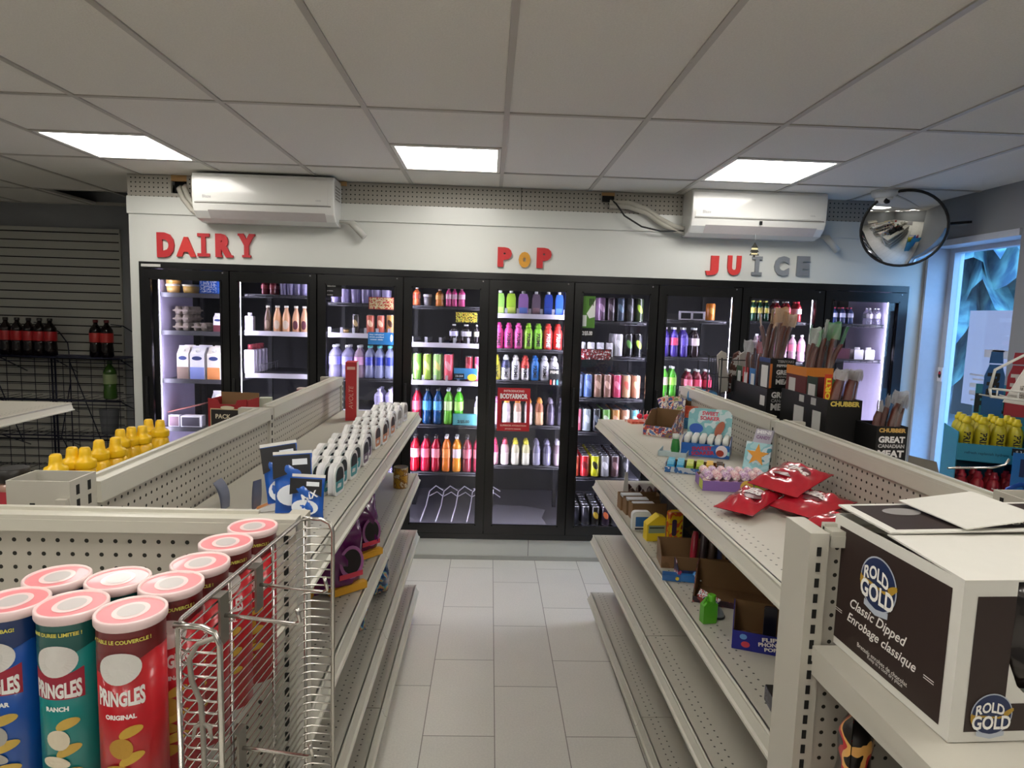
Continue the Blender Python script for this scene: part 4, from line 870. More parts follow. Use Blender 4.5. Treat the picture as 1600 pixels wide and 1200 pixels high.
def unit(label, loc, rz, L, zf, df, zb=(), db=.40, top=1.41, th=.06, last=False, first=True, rh=.046, r0=.022, r1=.022, post=False, cut=.004):
    t = thing('shelving_unit', label, 'shelving', loc, rz, 'perforated steel shelving')
    p = MB(); p.box(th-.03, th-.010, 0, L, .10, top-.012); p.box(-th+.010, -th+.03, 0, L, .10, top-.16); p.build('back_panel', m_peg, t)
    r = MB(); r.box(th-.034, th+.001, r0, L-r1, top-.008, top); r.box(th-.010, th+.002, r0, L-r1, top-rh, top-.008)
    r.box(th-.040, th-.028, r0, L-.06, top-.02, top+.006); r.build('top_rail', m_stl, t)
    us = ([0] if first else [])+([L] if last else [])
    for y in us+([] if last else []):
        u = MB(); u.box(-th, th-(.003 if cut > .01 else 0), y-.018, y+.018, 0, top-cut, 0)
        for k in range(44):
            zz = top-.03-k*.030
            if zz < .06: break
            for sx in (-1, 1): u.box(sx*th-.0015 if sx > 0 else -th-.0015, th+.0015 if sx > 0 else -th+.0015, y-.004, y+.004, zz-.017, zz, 2)
        u.build('upright', [m_st, m_stl, m_hole], t)
    if post:
        y0, y1 = (.012, .10) if post > 0 else (L-.10, L-.012); e = MB(); a, b = -th-.012, th-.008; zt2 = 1.432
        for q in ((a, b, y0, y0+.004), (a, b, y1-.004, y1), (a, a+.004, y0+.004, y1-.004), (b-.004, b, y0+.004, y1-.004)): e.box(*q, 1.0, zt2, 0)
        e.box(a+.004, b-.004, y0+.004, y1-.004, zt2-.03, zt2-.028, 1)
        for k in range(2):
            for yy in (y0+.02, y1-.03): e.box(b-.001, b+.0008, yy, yy+.010, zt2-.032-k*.03, zt2-.012-k*.03, 1)
        ym = y0 if post > 0 else y1; e.box(a+.045, a+.055, ym-.0008, ym+.0008, zt2-.055, zt2-.045, 1); e.build('end_post', [m_st, m_hole], t)
    for z in zf:
        s = make_shelf(t, L, df, z, base=(z == zf[-1])); s.location = (th+df, 0, z)
    for z in zb:
        s = make_shelf(t, L, db, z, base=(z == zb[-1])); s.location = (-th-db, L, z); s.rotation_euler = (0, 0, pi)
    return t
LX, LTH = -.88, .06
LZ = (1.22, .865, .53, .20); RZ = (1.206, .85, .523, .175)
ZB = (1.20, .85, .52, .18)
unit('shelving run of the dairy aisle, stretch nearest the coolers', (LX, 2.49, 0), 0, 1.20, LZ, .425, ZB, .40, last=True)
unit('shelving run of the dairy aisle, stretch holding the white packs', (LX, 1.29, 0), 0, 1.20, LZ, .425, ZB, .40, first=False, r0=.10, post=1)
RA = .0157
def Rp(x, y):     # along the candy run
    return (x+RA*(3.69-y), y)
unit('shelving run with candy trays, stretch nearest the coolers', (1.155, 3.69, 0), pi+RA, 1.20, RZ, .46, ZB, .42)
unit('shelving run with red candy bags on its top shelf', (1.155+RA*1.2, 2.49, 0), pi+RA, 1.19, RZ, .46, ZB, .42, r1=.10, post=-1)
unit('end shelf unit carrying the tall chip tubes', (-1.30, 1.24, 0), -pi/2, .932, (1.193, .86, .53, .2), .44, (), top=1.400, th=.05, last=True, rh=.030, r1=-.018, cut=.012)
unit('end shelf unit carrying the dark brown pretzel carton', (.618, 1.20, 0), -pi/2, .945, (1.19, .86, .53, .2), .44, (), top=1.41, th=.05, last=True, rh=.030)
# shelf run across the farther aisle
unit('empty shelving run in the aisle beside the cola rack', (-2.80, 2.45, 0), 0, 1.24, (1.225, .60, .2), .42, (), top=1.41, last=True)

# ------------------------------------------------------------------ chrome wire side wing
m_chr = mat('chrome_wire', '#c9c5be', .22, 1., noise=0)
A = onZ(272, 977, 1.435); B = onZ(473, 810, 1.435); A.z = B.z = 0
t = thing('wire_side_rack', 'chrome wire side rack hung beside the chip tubes', 'wire rack', (A.x, A.y, 0))
dv = (B-A); Lw = dv.length; du = dv.normalized(); pn = Vector((du.y, -du.x, 0)); fd = .052; zt, zl = 1.435, .62
def wp(s, o, z): q = du*s+pn*o; return (q.x, q.y, z)
def upath(z, e=0): return [wp(0, fd, z), wp(0, .014, z), wp(.006, .003, z), wp(.016, 0, z), wp(Lw-.016, 0, z), wp(Lw-.006, .003, z), wp(Lw, .014, z), wp(Lw, fd, z)]
fr = MB(); fr.tube(upath(zt)[1:-1], .0032, 8)
for s0, sg in ((0, 1), (Lw, -1)):
    fr.tube([wp(s0, .0, zt), wp(s0, fd-.02, zt), wp(s0, fd-.006, zt-.006), wp(s0, fd, zt-.02), wp(s0, fd, zl)], .0036, 8)
    fr.tube([wp(s0, .004, zt), wp(s0, .004, zl)], .0032, 8)
fr.tube([wp(Lw*.35, -.003, zt), wp(Lw*.35, -.003, zl)], .0025, 6); fr.tube([wp(Lw*.70, -.003, zt), wp(Lw*.70, -.003, zl)], .0025, 6)
fr.build('frame', m_chr, t)
g = MB(); z = zt-.016
while z > zl: g.tube(upath(z), .0014, 5); z -= .0143
g.build('wire_grid', m_chr, t)
def hook(s, z, ln=.092):
    hk = thing('display_hook', 'x', 'hook'); return hk
for k, (px, py) in enumerate(((405, 905), (350, 952), (378, 1160))):
    d = ray(px, py); C0 = Vector((0, 0, CAM_H)); nn = pn; tt = (A+pn*.006-C0).dot(nn)/d.dot(nn); P0 = C0+d*tt-Vector((A.x, A.y, 0))
    s = P0.dot(du); z = P0.z
    hm = MB(); q = lambda a, o, zz: wp(s+a, o, z+zz)
    def hb(a0, a1, o0, o1, z0, z1):
        v = [q(a0, o0, z0), q(a1, o0, z0), q(a1, o1, z0), q(a0, o1, z0), q(a0, o0, z1), q(a1, o0, z1), q(a1, o1, z1), q(a0, o1, z1)]
        hm.add(v, [(0, 3, 2, 1), (4, 5, 6, 7), (0, 1, 5, 4), (1, 2, 6, 5), (2, 3, 7, 6), (3, 0, 4, 7)], 1)
    hb(-.011, .011, .004, .007, -.045, .018); hb(-.011, .011, -.006, .007, .018, .020)
    hm.tube([q(0, .006, -.008), q(0, .030, -.009), q(0, .098, -.014), q(-.004, .106, -.008), q(-.010, .104, .012)], .0027, 8, 0)
    hm.build('display_hook', [m_chr, mat('hook_plate', '#8e8a82', .4, .8)], t, 'chrome peg hook with flat plate')
cs = MB()
sp_ = [wp(-.004, fd-.004, 1.425), wp(-.006, fd-.022, 1.418), wp(-.006, fd-.032, 1.40), wp(-.006, fd-.030, 1.375), wp(-.006, fd-.020, 1.35), wp(-.006, fd-.018, 1.31), wp(-.006, fd-.017, 1.25), wp(-.006, fd-.014, 1.10)]
cs.tube(sp_, .0030, 6)
tt_ = thing('clip_strip', 'grey plastic clip strip hanging on the wire side rack', 'clip strip', (A.x, A.y, 0))
cs.build('strip', mat('grey_strip', '#8a847a', .5), tt_)
for zz in (1.325, 1.262, 1.19):
    cm = MB()
    for sg in (-1, 1): cm.tube([wp(-.006, fd-.018, zz), wp(-.007, fd-.018+sg*.008, zz-.004), wp(-.008, fd-.018+sg*.011, zz-.018)], [.002, .0028, .0016], 6)
    cm.build('clip', mat('grey_strip', '#8a847a', .5), tt_)

# ------------------------------------------------------------------ tall chip tubes
def chip_tube(c_main, c_dark, flavour, chipcols, plate):
    r, h = .0352, .245; mb = MB()
    mb.lathe([(r, 0), (r, h*.86)], 40, 0, caps=True)
    mb.lathe([(r, h*.86), (r, h*.985), (r*1.01, h*.99), (r*1.01, h)], 40, 1, caps=False)
    fn = cyl_fn(r+.0005)
    # slanting edge of the dark top band
    mb.grid(lambda u, v: cyl_fn(r+.0004)((u-.5)*.16, h*.861-(v)*(.010+.012*sin(pi*2*(u-.08)))), 30, 1, 1)
    parts = [('tube_body', mb, [mat('tube_'+c_main.strip('#'), c_main, .3, noise=.03, coat=.2), mat('tube_'+c_dark.strip('#'), c_dark, .3, noise=.03, coat=.2)])]
    ov = MB(); blob(ov, cyl_fn(r+.0009), .0, h-.049, .0235, .0185, 0, 28, rot=.12)
    parts.append(('blank_oval', ov, [paper('#d9d6d0')]))
    tb = MB(); base = h-.080
    if plate: tb.grid(lambda u, v: cyl_fn(r+.0007)((u-.5)*.057, base-.014+(v)*.036-(.008*sin(pi*u)*v)), 16, 1, 1)
    text(tb, 'PRINGLES', cyl_fn(r+.0011, base), both=(.052, .021), bold=.045, warp=lambda a, b: (a, b*(.78+abs(a)*12)-.004+abs(a)*.09))
    parts.append(('name_lettering', tb, [paper('#ece9e4'), paper('#9c1c34')]))
    tb = MB(); text(tb, flavour, cyl_fn(r+.0011, h-.105), height=.0058, bold=.05); parts.append(('flavour_lettering', tb, [paper('#efece6')]))
    tb = MB(); text(tb, 'A TABLE LE COUVERCLE !' if flavour == 'ORIGINAL' else 'UNE DUREE LIMITEE !' if flavour == 'RANCH' else 'SNACK THE BAG!', cyl_fn(r+.0011, h-.018), height=.0046, bold=.035); parts.append(('band_lettering', tb, [paper('#d8cf5c')]))
    ch = MB()
    for (cx, cz, rx, rz_, ro, mi) in [(.010, .122, .013, .006, .35, 0), (.000, .103, .013, .012, -.5, 1), (.010, .090, .014, .006, .4, 0), (-.004, .076, .016, .007, -.1, 1), (.008, .062, .016, .006, .2, 0), (-.004, .045, .016, .008, .3, 1)]:
        blob(ch, cyl_fn(r+.001+.0002*mi), cx, cz, rx, rz_, mi, 18, rot=ro, warp=lambda x, z, rx=rx: (x, z-8*x*x))
    parts.append(('chip_picture', ch, [paper(chipcols[0]), paper(chipcols[1])]))
    ld = MB(); R = .0378
    ld.lathe([(R-.001, h-.007), (R, h-.005), (R, h+.003), (R-.0015, h+.0045), (R-.0035, h+.0035), (R-.004, h+.002)], 40, 0, caps=False)
    blob(ld, lambda a, b: (a, b, h+.0022), 0, 0, R-.0035, R-.0035, 1, 36); blob(ld, lambda a, b: (a, b, h+.0026), 0, 0, .019, .0225, 0, 28); blob(ld, lambda a, b: (a, b, h+.0029), 0, 0, .014, .0165, 2, 24)
    parts.append(('lid', ld, [mat('lid_rim', '#e3cac8', .35, noise=0, coat=.1), mat('lid_pink', '#e0848a', .32, noise=.05, scale=60, coat=.15), mat('lid_grey', '#bdb6b4', .35, noise=0, coat=.1)]))
    return [(n_, m_.mesh(n_, mm)) for n_, m_, mm in parts]
TUBES = dict(red=chip_tube('#b0101c', '#6c0a12', 'ORIGINAL', ('#c9a238', '#b98c2c'), False), teal=chip_tube('#0f7c78', '#0a5450', 'RANCH', ('#c9a84c', '#d8cdb4'), True), blue=chip_tube('#0c4a9c', '#0a2c62', 'VINEGAR', ('#c9a84c', '#a8a49c'), True))
def place_tube(kind, x, y, label, rz):
    t = thing('chip_tube', label, 'chip tube', (x, y, 1.1935), rz, 'tall chip tubes')
    for n_, me in TUBES[kind]: o = bpy.data.objects.new(n_, me); COL.objects.link(o); o.parent = t
for kind, px, py, lab, rz in [('red', 205, 955, 'red chip tube nearest the camera, front of its file of five', .10), ('red', 268, 912, 'red chip tube second in its file', .25), ('red', 313, 880, 'red chip tube third in its file, behind the wire rack', -.1),
        ('red', 353, 848, 'red chip tube fourth in its file, behind the wire rack', .3), ('red', 395, 823, 'red chip tube at the back, against the perforated panel', .1),
        ('teal', 113, 945, 'teal chip tube in the front row between blue and red', .02), ('teal', 185, 905, 'teal chip tube behind the front teal one', .2),
        ('blue', 20, 940, 'blue chip tube in the front row at the edge of view', -.02), ('blue', 90, 902, 'blue chip tube behind the front blue one', .15)]:
    p = onZ(px, py, 1.44); place_tube(kind, p.x, p.y, lab, rz)

# ------------------------------------------------------------------ pretzel carton
m_cw = paper('#d6d4cc'); m_cb = mat('carton_brown', '#2b1c18', .55, noise=.05, scale=10)
bx, by, bz = .680, .868, 1.1915
t = thing('pretzel_carton', 'large white and dark brown display carton standing open on the end shelf', 'carton', (bx, by, bz), .05)
BW, BD, BH = .46, .318, .243
mb = MB(); mb.box(0, .003, .003, BD, 0, BH, 0); mb.box(.003, BW-.003, BD-.003, BD-.0002, 0, BH, 0); mb.box(BW-.003, BW, .003, BD, 0, BH, 0); mb.box(.003, BW-.003, .003, BD-.003, .0002, .003, 0)
mb.box(0, .082, 0, .003, 0, BH, 0); mb.box(BW-.08, BW, 0, .003, 0, BH, 0); mb.box(.082, BW-.08, 0.0001, .003, 0, .06, 0)
mb.prism([(.082, .06), (.125, .06), (.098, .085), (.082, .12)], 0.0002, .003, 0)
e = .0006
mb.quad((-e, .020, .014), (-e, .020, BH-.018), (-e, BD-.018, BH-.018), (-e, BD-.018, .014), 1)
mb.quad((.022, -e, .016), (.0815, -e, .016), (.0815, -e, BH-.022), (.022, -e, BH-.022), 1); mb.quad((.0815, -e, .016), (BW-.02, -e, .016), (BW-.02, -e, .0585), (.0815, -e, .0585), 1)
mb.build('carton_body', [m_cw, m_cb], t)
fl = MB(); fl.box(0, BW, 0, .17, 0, .003, 0); o = fl.build('top_flap', m_cw, t); o.location = (0, .0, BH-.001); o.rotation_euler = (radians(3), 0, 0)
fl = MB(); fl.box(.0, BW, 0, .15, 0, .003, 0); fl.box(.018, BW-.015, .012, .14, .003, .0036, 1)
text(fl, 'Classic Dipped', plane_fn((.24, .030, .0042), (1, 0, 0), (0, 1, 0)), width=.17, mi=0, shear=.3, bold=.01); blob(fl, plane_fn((.09, .10, .0042), (1, 0, 0), (0, 1, 0)), 0, 0, .035, .020, 2)
o = fl.build('printed_flap', [m_cw, m_cb, paper('#8a8684')], t); o.location = (0, BD-.155, BH+.013); o.rotation_euler = (radians(1), radians(-1), 0)
fl = MB(); fl.box(0, .16, 0, .15, 0, .002, 0); o = fl.build('top_flap', m_cw, t); o.location = (.13, BD-.16, BH+.022); o.rotation_euler = (radians(2), radians(-5), .1)
def crest(parent, O, ux, uy, w):
    """round crest: navy disc with silver edge, two words, gold sheaf and ribbon"""
    mb = MB(); f = lambda k: plane_fn(Vector(O)+Vector(ux).cross(Vector(uy))*k, ux, uy)
    blob(mb, f(.0006), 0, 0, w*.54, w*.53, 1, 36); blob(mb, f(.0009), 0, 0, w*.51, w*.50, 0, 36)
    mb.add([f(.0013)(*q) for q in [(-w*.55, -w*.12), (-w*.50, -.0), (-w*.2, -w*.02), (w*.15, -w*.06), (w*.30, -w*.02), (w*.52, w*.17), (w*.56, w*.10), (w*.42, -w*.04), (w*.2, -w*.11), (-w*.1, -w*.08), (-w*.42, -w*.08)]], [tuple(range(11))], 2)
    blob(mb, f(.0014), w*.42, w*.08, w*.15, w*.045, 2, 14, rot=.5); blob(mb, f(.0012), -w*.5, -w*.1, w*.04, w*.14, 2, 12, rot=.15)
    mb.add([f(.0014)(*q) for q in [(-w*.36, -w*.42), (0, -w*.50), (w*.36, -w*.42), (w*.36, -w*.54), (0, -w*.62), (-w*.36, -w*.54)]], [(0, 1, 4, 5), (1, 2, 3, 4)], 1)
    text(mb, 'ROLD', f(.0018), both=(w*.74, w*.27), bold=.03, mi=3, warp=lambda a, b: (a-w*.06, b+w*.19+(-(a*a)*1.2/w*.6)))
    text(mb, 'GOLD', f(.0018), both=(w*1.0, w*.36), bold=.03, mi=3, warp=lambda a, b: (a, b-w*.20))
    return mb.build('crest', [mat('crest_navy', '#1c2c54', .4), mat('crest_silver', '#b4bcc8', .4), mat('crest_gold', '#b08c2c', .4), paper('#f0eee8')], parent)
# side face looks towards -x : u runs towards -y
crest(t, (-.001, BD*.52+.014, BH*.665), (0, -1, 0), (0, 0, 1), .088)
tb = MB()
for s, u, v, w_ in (('Classic Dipped', -.010, .096, .150), ('Enrobage classique', .0, .068, .180)):
    text(tb, s, plane_fn((-.001, BD*.52-u, v), (0, -1, 0), (0, 0, 1)), width=w_, bold=.012, shear=.35)
for sg in (-1, 1):
    for q in range(2): tb.add([plane_fn((-.001, BD*.52, .070), (0, -1, 0), (0, 0, 1))(sg*.118+a, b-q*.004) for a, b in ((-.011, 0), (.011, 0), (.011, .0014), (-.011, .0014))], [(0, 1, 2, 3)])
text(tb, 'Bretzels enrobes de chocolat', plane_fn((-.001, BD*.52-.01, .034), (0, -1, 0), (0, 0, 1)), width=.13, bold=0.); text(tb, 'Keep in a cool dry place', plane_fn((-.001, BD*.52-.02, .026), (0, -1, 0), (0, 0, 1)), width=.09, bold=0.)
tb.build('lettering', paper('#e6e3dc'), t)
crest(t, (.062, -.001, .043), (1, 0, 0), (0, 0, 1), .060)
# foil bags inside
m_foil = mat('dark_foil', '#1e1512', .22, .3, noise=.25, scale=12, bump=.5, coat=.5)
def pillow(w, h, d, seed=0, crimp=.06, nu=14, nv=18, wr=.003):
    rn = random.Random(seed); ph = [rn.uniform(0, 6) for _ in range(6)]; mb = MB()
    def prof(u, v, sg):
        x = (u-.5)*2; z = v; e = max(0., 1-abs(x)**3.6)**.55; zz = min(1, max(0, (z-crimp)/(1-2*crimp))); f = max(0., 1-abs(2*zz-1)**4.5)**.6
        t_ = d/2*e*f + wr*(sin(9*u+ph[0]+5*v)+sin(17*v+ph[1]+3*u)+.6*sin(23*u+11*v+ph[2]))*e*f
        wx = w/2*(1-.05*f)
        return (x*wx, -sg*max(t_, .0008), h*z)
    mb.grid(lambda u, v: prof(u, v, 1), nu, nv, 0); mb.grid(lambda u, v: prof(1-u, v, -1), nu, nv, 0)
    return mb
b2 = thing('pretzel_bag', 'dark brown foil pretzel bag in the cut-out of the carton', 'bag', (bx+.185, by+.032, bz+.066), 0, 'pretzel bags')
pm = pillow(.19, .168, .05, 3); pm.build('bag', m_foil, b2)
tb = MB(); text(tb, 'ROLD', plane_fn((-.03, -.028, .135), (1, 0, 0), (0, 0, 1)), width=.06, bold=.03); text(tb, 'GOLD', plane_fn((-.03, -.029, .11), (1, 0, 0), (0, 0, 1)), width=.07, bold=.03); text(tb, 'Classic Dipped', plane_fn((-.02, -.029, .075), (1, 0, 0), (0, 0, 1)), width=.09, shear=.3); tb.build('lettering', paper('#dcdad4'), b2)
bm = MB(); blob(bm, plane_fn((-.03, -.0272, .122), (1, 0, 0), (0, 0, 1)), 0, 0, .042, .038, 0, 24); bm.build('emblem', mat('crest_navy', '#1c2c54', .4), b2)
b3 = thing('pretzel_bag', 'dark brown foil pretzel bag behind the first one in the carton', 'bag', (bx+.2, by+.115, bz+.05), .1, 'pretzel bags'); pillow(.19, .18, .05, 5).build('bag', m_foil, b3)
# goods on the lower end shelf
fb = thing('snack_bag', 'black snack bag with flame pattern on the lower end shelf', 'bag', (.672, 1.07, .861), .9); pillow(.13, .275, .05, 8).build('bag', printed('flame_print', ['#14100e', '#1a1412', '#b8242c', '#e0a85c', '#14100e', '#16110f'], 9, .3, .4), fb)
for q in range(2):
    sb = thing('snack_bag', 'black snack bag on the lower end shelf, %s past the flame one' % ORD[q+1], 'bag', (.79+q*.12, .98, .861), 1.2, 'black snack bags'); pillow(.22, .25, .07, 20+q).build('bag', mat('black_foil', '#0d0c0e', .3, .2, noise=.3, bump=.5), sb)
# ------------------------------------------------------------------ top shelf of the dairy aisle
m_pw = mat('white_pack_shell', '#efeeec', .3, noise=0, coat=.2)
def pack(col, dark):
    w, h, d = .082, .096, .024; o = rrect(w, h, .014, 4, r_top=.036); i_ = [(a*.80, .010+b*.78) for a, b in o]
    mb = MB(); mb.prism([(a*.9, b) for a, b in o], -d, -.006, 0, plane='yz', smooth=True)
    for q in range(5): mb.prism([(a*.93, b) for a, b in rrect(w, h*.98, .014, 4, r_top=.036)], -d+.003+q*.004, -d+.0046+q*.004, 0, plane='yz', smooth=True)
    mb.prism(o, -.006, 0, 0, plane='yz', smooth=True)
    lb = MB(); lb.prism(i_, 0, .0006, 0, plane='yz')
    up = [(a, b) for a, b in i_ if b > h*.45]; up = [(-w*.40, h*.46)] + sorted([p for p in up if True], key=lambda p: p[0]) + [(w*.40, h*.46)]
    ub = MB(); ub.prism([(w*.39, h*.46)] + [p for p in i_ if p[1] > h*.47] + [(-w*.39, h*.46)], .0006, .0012, 0, plane='yz')
    ub.prism([(-w*.30, h*.25), (w*.1, h*.22), (w*.16, h*.34), (-w*.2, h*.38)], .0012, .0014, 1, plane='yz')
    return [('shell', mb.mesh('shell', m_pw)), ('label_card', lb.mesh('label_card', paper(col))), ('dark_arch', ub.mesh('dark_arch', [paper(dark), paper('#d8dcdc')]))]
PK = {k: pack(*v) for k, v in dict(teal=('#4a97a0', '#1f2427'), purple=('#6c5a72', '#231e28'), orange=('#d08a62', '#33261f'), white=('#c9c0b8', '#8c847c')).items()}
rn = random.Random(11); n = 0
for r in range(15):
    y = 1.995+r*.098
    kind = 'teal' if r < 4 else 'purple' if r < 6 else 'orange' if r < 11 else 'white'
    cols = 4 if r not in (6,) else 3
    for c in range(cols):
        dx = (.0 if r % 2 == 0 else -.012)
        t = thing('boxed_pack', 'white rimmed %s labelled pack, %s row from the snack bags, %s from the aisle edge' % (kind, ORD[r+1], ORD[c+1]), 'pack', (-.452+.0019*r+dx-c*.036-(.03 if r == 6 else 0), y, LZ[0]+.0005), rn.uniform(-.05, .05)-.12, 'white rimmed packs')
        for nme, me in PK[kind]: o = bpy.data.objects.new(nme, me); COL.objects.link(o); o.parent = t
for k, (x, y) in enumerate(((-.66, 2.20), (-.63, 3.20))):
    pass
# upright red carton at the far end
t = thing('slim_box', 'tall slim red box at the far end of the top shelf', 'box', (-.70, 3.34, LZ[0]+.0005), .1)
MB().box(-.028, .028, 0, .10, 0, .30, 0).box(.0281, .0285, .0, .10, .0, .30, 1).build('box', [paper('#b3272b'), paper('#cfc9c4')], t)
tb = MB(); text(tb, 'AVOLTE', plane_fn((0, -.0008, .12), (0, 0, 1), (-1, 0, 0)), width=.12, height=None, bold=-.01, shear=.2); tb.box(-.02, .02, -.0008, 0, .262, .277); tb.build('lettering', paper('#d8a898'), t)
# leaning snack bags
m_bb = printed('blue_snack_print', ['#16489c', '#1a58b8', '#1b1c20', '#1a1b1f', '#e8ecf0', '#c8a06c'], 14, .28, .5)
for q, (px, py, sc, rz) in enumerate(((445, 800, 1.0, .25), (462, 800, 1.06, .1), (485, 806, .92, -.12))):
    p = onZ(px, py, LZ[0]); t = thing('snack_bag', ['blue and black snack bag, rearmost of three leaning ones', 'blue and black snack bag in the middle of the leaning three', 'blue and white snack bag at the front of the leaning three'][q], 'bag', (p.x, p.y+.02-.028*q, LZ[0]+.002), rot=(radians(-14+3*q), radians(-8+4*q), rz))
    w, h = .100*sc, (.185-.03*q)*sc
    pb = pillow(w, h, .035, 30+q); pb.build('bag', plastic('#1b58b4'), t)
    kb = MB(); fn = lambda a, b: (a, -.0185-.001*q, b)
    kb.prism([(-w*.48, h*.58), (w*.1, h*.70), (w*.48, h*.56), (w*.48, h*.97), (-w*.48, h*.97)], -.0186, -.0182, 0); kb.prism([(w*.02, h*.80), (w*.40, h*.80), (w*.40, h*.90), (w*.02, h*.90)], -.0192, -.0187, 1); blob(kb, plane_fn((0, -.019, h*.30), (1, 0, 0), (0, 0, 1)), 0, 0, w*.40, h*.18, 1); kb.build('print', [paper('#1c1c20'), paper('#dfe4ea')], t)
    MB().box(-w/2, w/2, -.002, .002, h*.985, h*1.0+.006).build('seal_edge', paper('#e6e4de'), t)
    if q == 2: tb = MB(); text(tb, 'MIX', plane_fn((.012, -.0200, h*.58), (1, 0, 0), (0, 0, 1)), width=.045, bold=.03, rot=.35); tb.build('lettering', paper('#f0f2f4'), t)
m_pl = mat('grey_film', '#6b6f80', .3, noise=.2, scale=20, coat=.4)
for q, (px, py, h, tl) in enumerate(((352, 796, .085, .35), (400, 797, .085, -.08))):
    p = onZ(px, py, LZ[0]); t = thing('hang_packet', ['thin bent grey packet standing by the perforated panel', 'thin grey packet standing alone before the snack bags'][q], 'packet', (p.x, p.y, LZ[0]+.001), rot=(0, -tl, .3))
    mb = MB(); mb.grid(lambda u, v: ((u-.5)*.020+.012*sin(2.2*v)*(1 if q == 0 else -.3), .030*(u-.5), v*h), 4, 10); mb.grid(lambda u, v: ((.5-u)*.020+.012*sin(2.2*v)*(1 if q == 0 else -.3)+.004*sin(pi*v)+.001, .030*(.5-u), v*h), 4, 10); mb.build('packet', m_pl, t)
p = onZ(413, 797, LZ[0]); t = thing('folded_leaflet', 'small white folded card lying between grey packet and snack bags', 'card', (p.x, p.y, LZ[0]+.001), .4)
mb = MB(); mb.prism([(-.035, 0), (.03, .022), (.04, 0)], -.02, .02, 0); mb.build('card', paper('#dcdad6'), t); MB().prism([(-.020, .0062), (.022, .0206), (.022, .0212), (-.020, .0068)], -.012, .012).build('orange_print', paper('#d0894c'), t)
# can on the second shelf
t = thing('food_can', 'yellow labelled food can standing alone on the second shelf', 'can', (-.448, 3.38, LZ[1]))
MB().lathe([(.037, 0), (.038, .003), (.038, .108), (.037, .112), (.033, .110), (.0, .109)], 24, mis=[1, 0, 1, 1, 1], caps=False).build('can', [printed('can_label', ['#b98a2c', '#c9982f', '#b5862a', '#8c5c24', '#d0c0a0'], 30), mat('tin', '#8f8a7c', .35, .8, noise=0)], t)
# purple bags on the second shelf, blue bags on the third
m_pp = mat('purple_film', '#5c1a56', .25, noise=.12, scale=10, coat=.5)
def food_bag(name, label, x, y, z, rz, w, h, d, kind, group):
    t = thing(name, label, 'bag', (x, y, z+.001), rz, group)
    if kind == 'purple':
        pillow(w, h, d, int(y*100), crimp=.02, wr=.006).build('bag', m_pp, t)
        k = MB(); blob(k, plane_fn((w*.1, -d*.5-.006, h*.46), (1, 0, 0), (0, 0, 1)), 0, 0, w*.26, h*.24, 0, rot=.2); blob(k, plane_fn((w*.1, -d*.5-.0065, h*.47), (1, 0, 0), (0, 0, 1)), 0, 0, w*.20, h*.18, 1, rot=.2); k.box(-w*.16, w*.34, -d*.5-.007, -d*.5-.004, h*.24, h*.31, 2)
        k.box(-w*.30, w*.46, -d*.5-.001, -d*.3, .004, h*.12, 3); k.build('print', [mat('lilac_print', '#9a5c90', .4), paper('#1c1618'), paper('#c83c50'), paper('#d8a02c')], t)
    else:
        pillow(w, h, d, int(y*100), crimp=.04, wr=.006).build('bag', printed('blue_mix_print', ['#0f2c50', '#12345c', '#163f6c', '#4c7fae', '#8fa86c', '#b8785c', '#0f2c50'], 22, .25, .5), t)
    return t
food_bag('pet_food_bag', 'purple pet food bag standing nearer on the second shelf', -.485, 2.10, LZ[1], .75, .17, .235, .12, 'purple', 'purple bags')
food_bag('pet_food_bag', 'purple pet food bag standing farther along the second shelf', -.475, 2.40, LZ[1], .85, .16, .225, .11, 'purple', 'purple bags')
food_bag('pet_food_bag', 'purple pet food bag half hidden behind the nearer purple bag', -.60, 1.97, LZ[1], pi/2, .19, .25, .11, 'purple', 'purple bags')
food_bag('candy_bag', 'dark blue patterned bag farther along the third shelf', -.50, 2.78, LZ[2], .8, .20, .19, .11, 'blue', 'blue patterned bags')
food_bag('candy_bag', 'dark blue patterned bag nearer on the third shelf', -.53, 2.42, LZ[2], .8, .20, .20, .11, 'blue', 'blue patterned bags')

# ------------------------------------------------------------------ far side of that run: mustard, jar, carton
m_ye = mat('mustard_yellow', '#e6b81c', .3, noise=.02, coat=.3)
def mustard():
    mb = MB().lathe([(.026, 0), (.031, .006), (.0315, .11), (.0315, .145), (.028, .168), (.022, .178)], 20, sy=.8)
    lb = MB(); text(lb, 'mustard', cyl_fn(.031, .07), width=.04); lb.v = [(x, y*.8-.0008, z) for x, y, z in lb.v]
    cp = MB().lathe([(.0235, .176), (.0250, .178), (.0250, .192), (.0235, .197), (.0150, .201), (.0135, .212), (.0125, .224), (.0095, .228), (.004, .228)], 20)
    return [('bottle', mb.mesh('bottle', m_ye)), ('cap', cp.mesh('cap', mat('mustard_cap', '#efc014', .35, noise=.02))), ('lettering', lb.mesh('lettering', paper('#3a3020')))]
MU = mustard()
for q, (px, py, x) in enumerate([(86, 702, -1.02), (112, 691, -1.03), (132, 693, -1.00), (154, 681, -1.02), (180, 683, -1.0), (188, 674, -1.05), (205, 665, -1.04), (222, 668, -1.02), (232, 655, -1.06), (250, 656, -1.02)]):
    p = onX(px, py, x); t = thing('mustard_bottle', 'yellow mustard squeeze bottle, %s counting from the steel post' % ORD[q+1], 'bottle', (p.x, p.y, ZB[0]+.0005), q*.9, 'mustard bottles')
    for nme, me in MU: o = bpy.data.objects.new(nme, me); COL.objects.link(o); o.parent = t
t = thing('spice_jar', 'plastic spice jar with black lid and red label beside the steel post', 'jar', (-1.15, 1.60, ZB[0]+.0005))
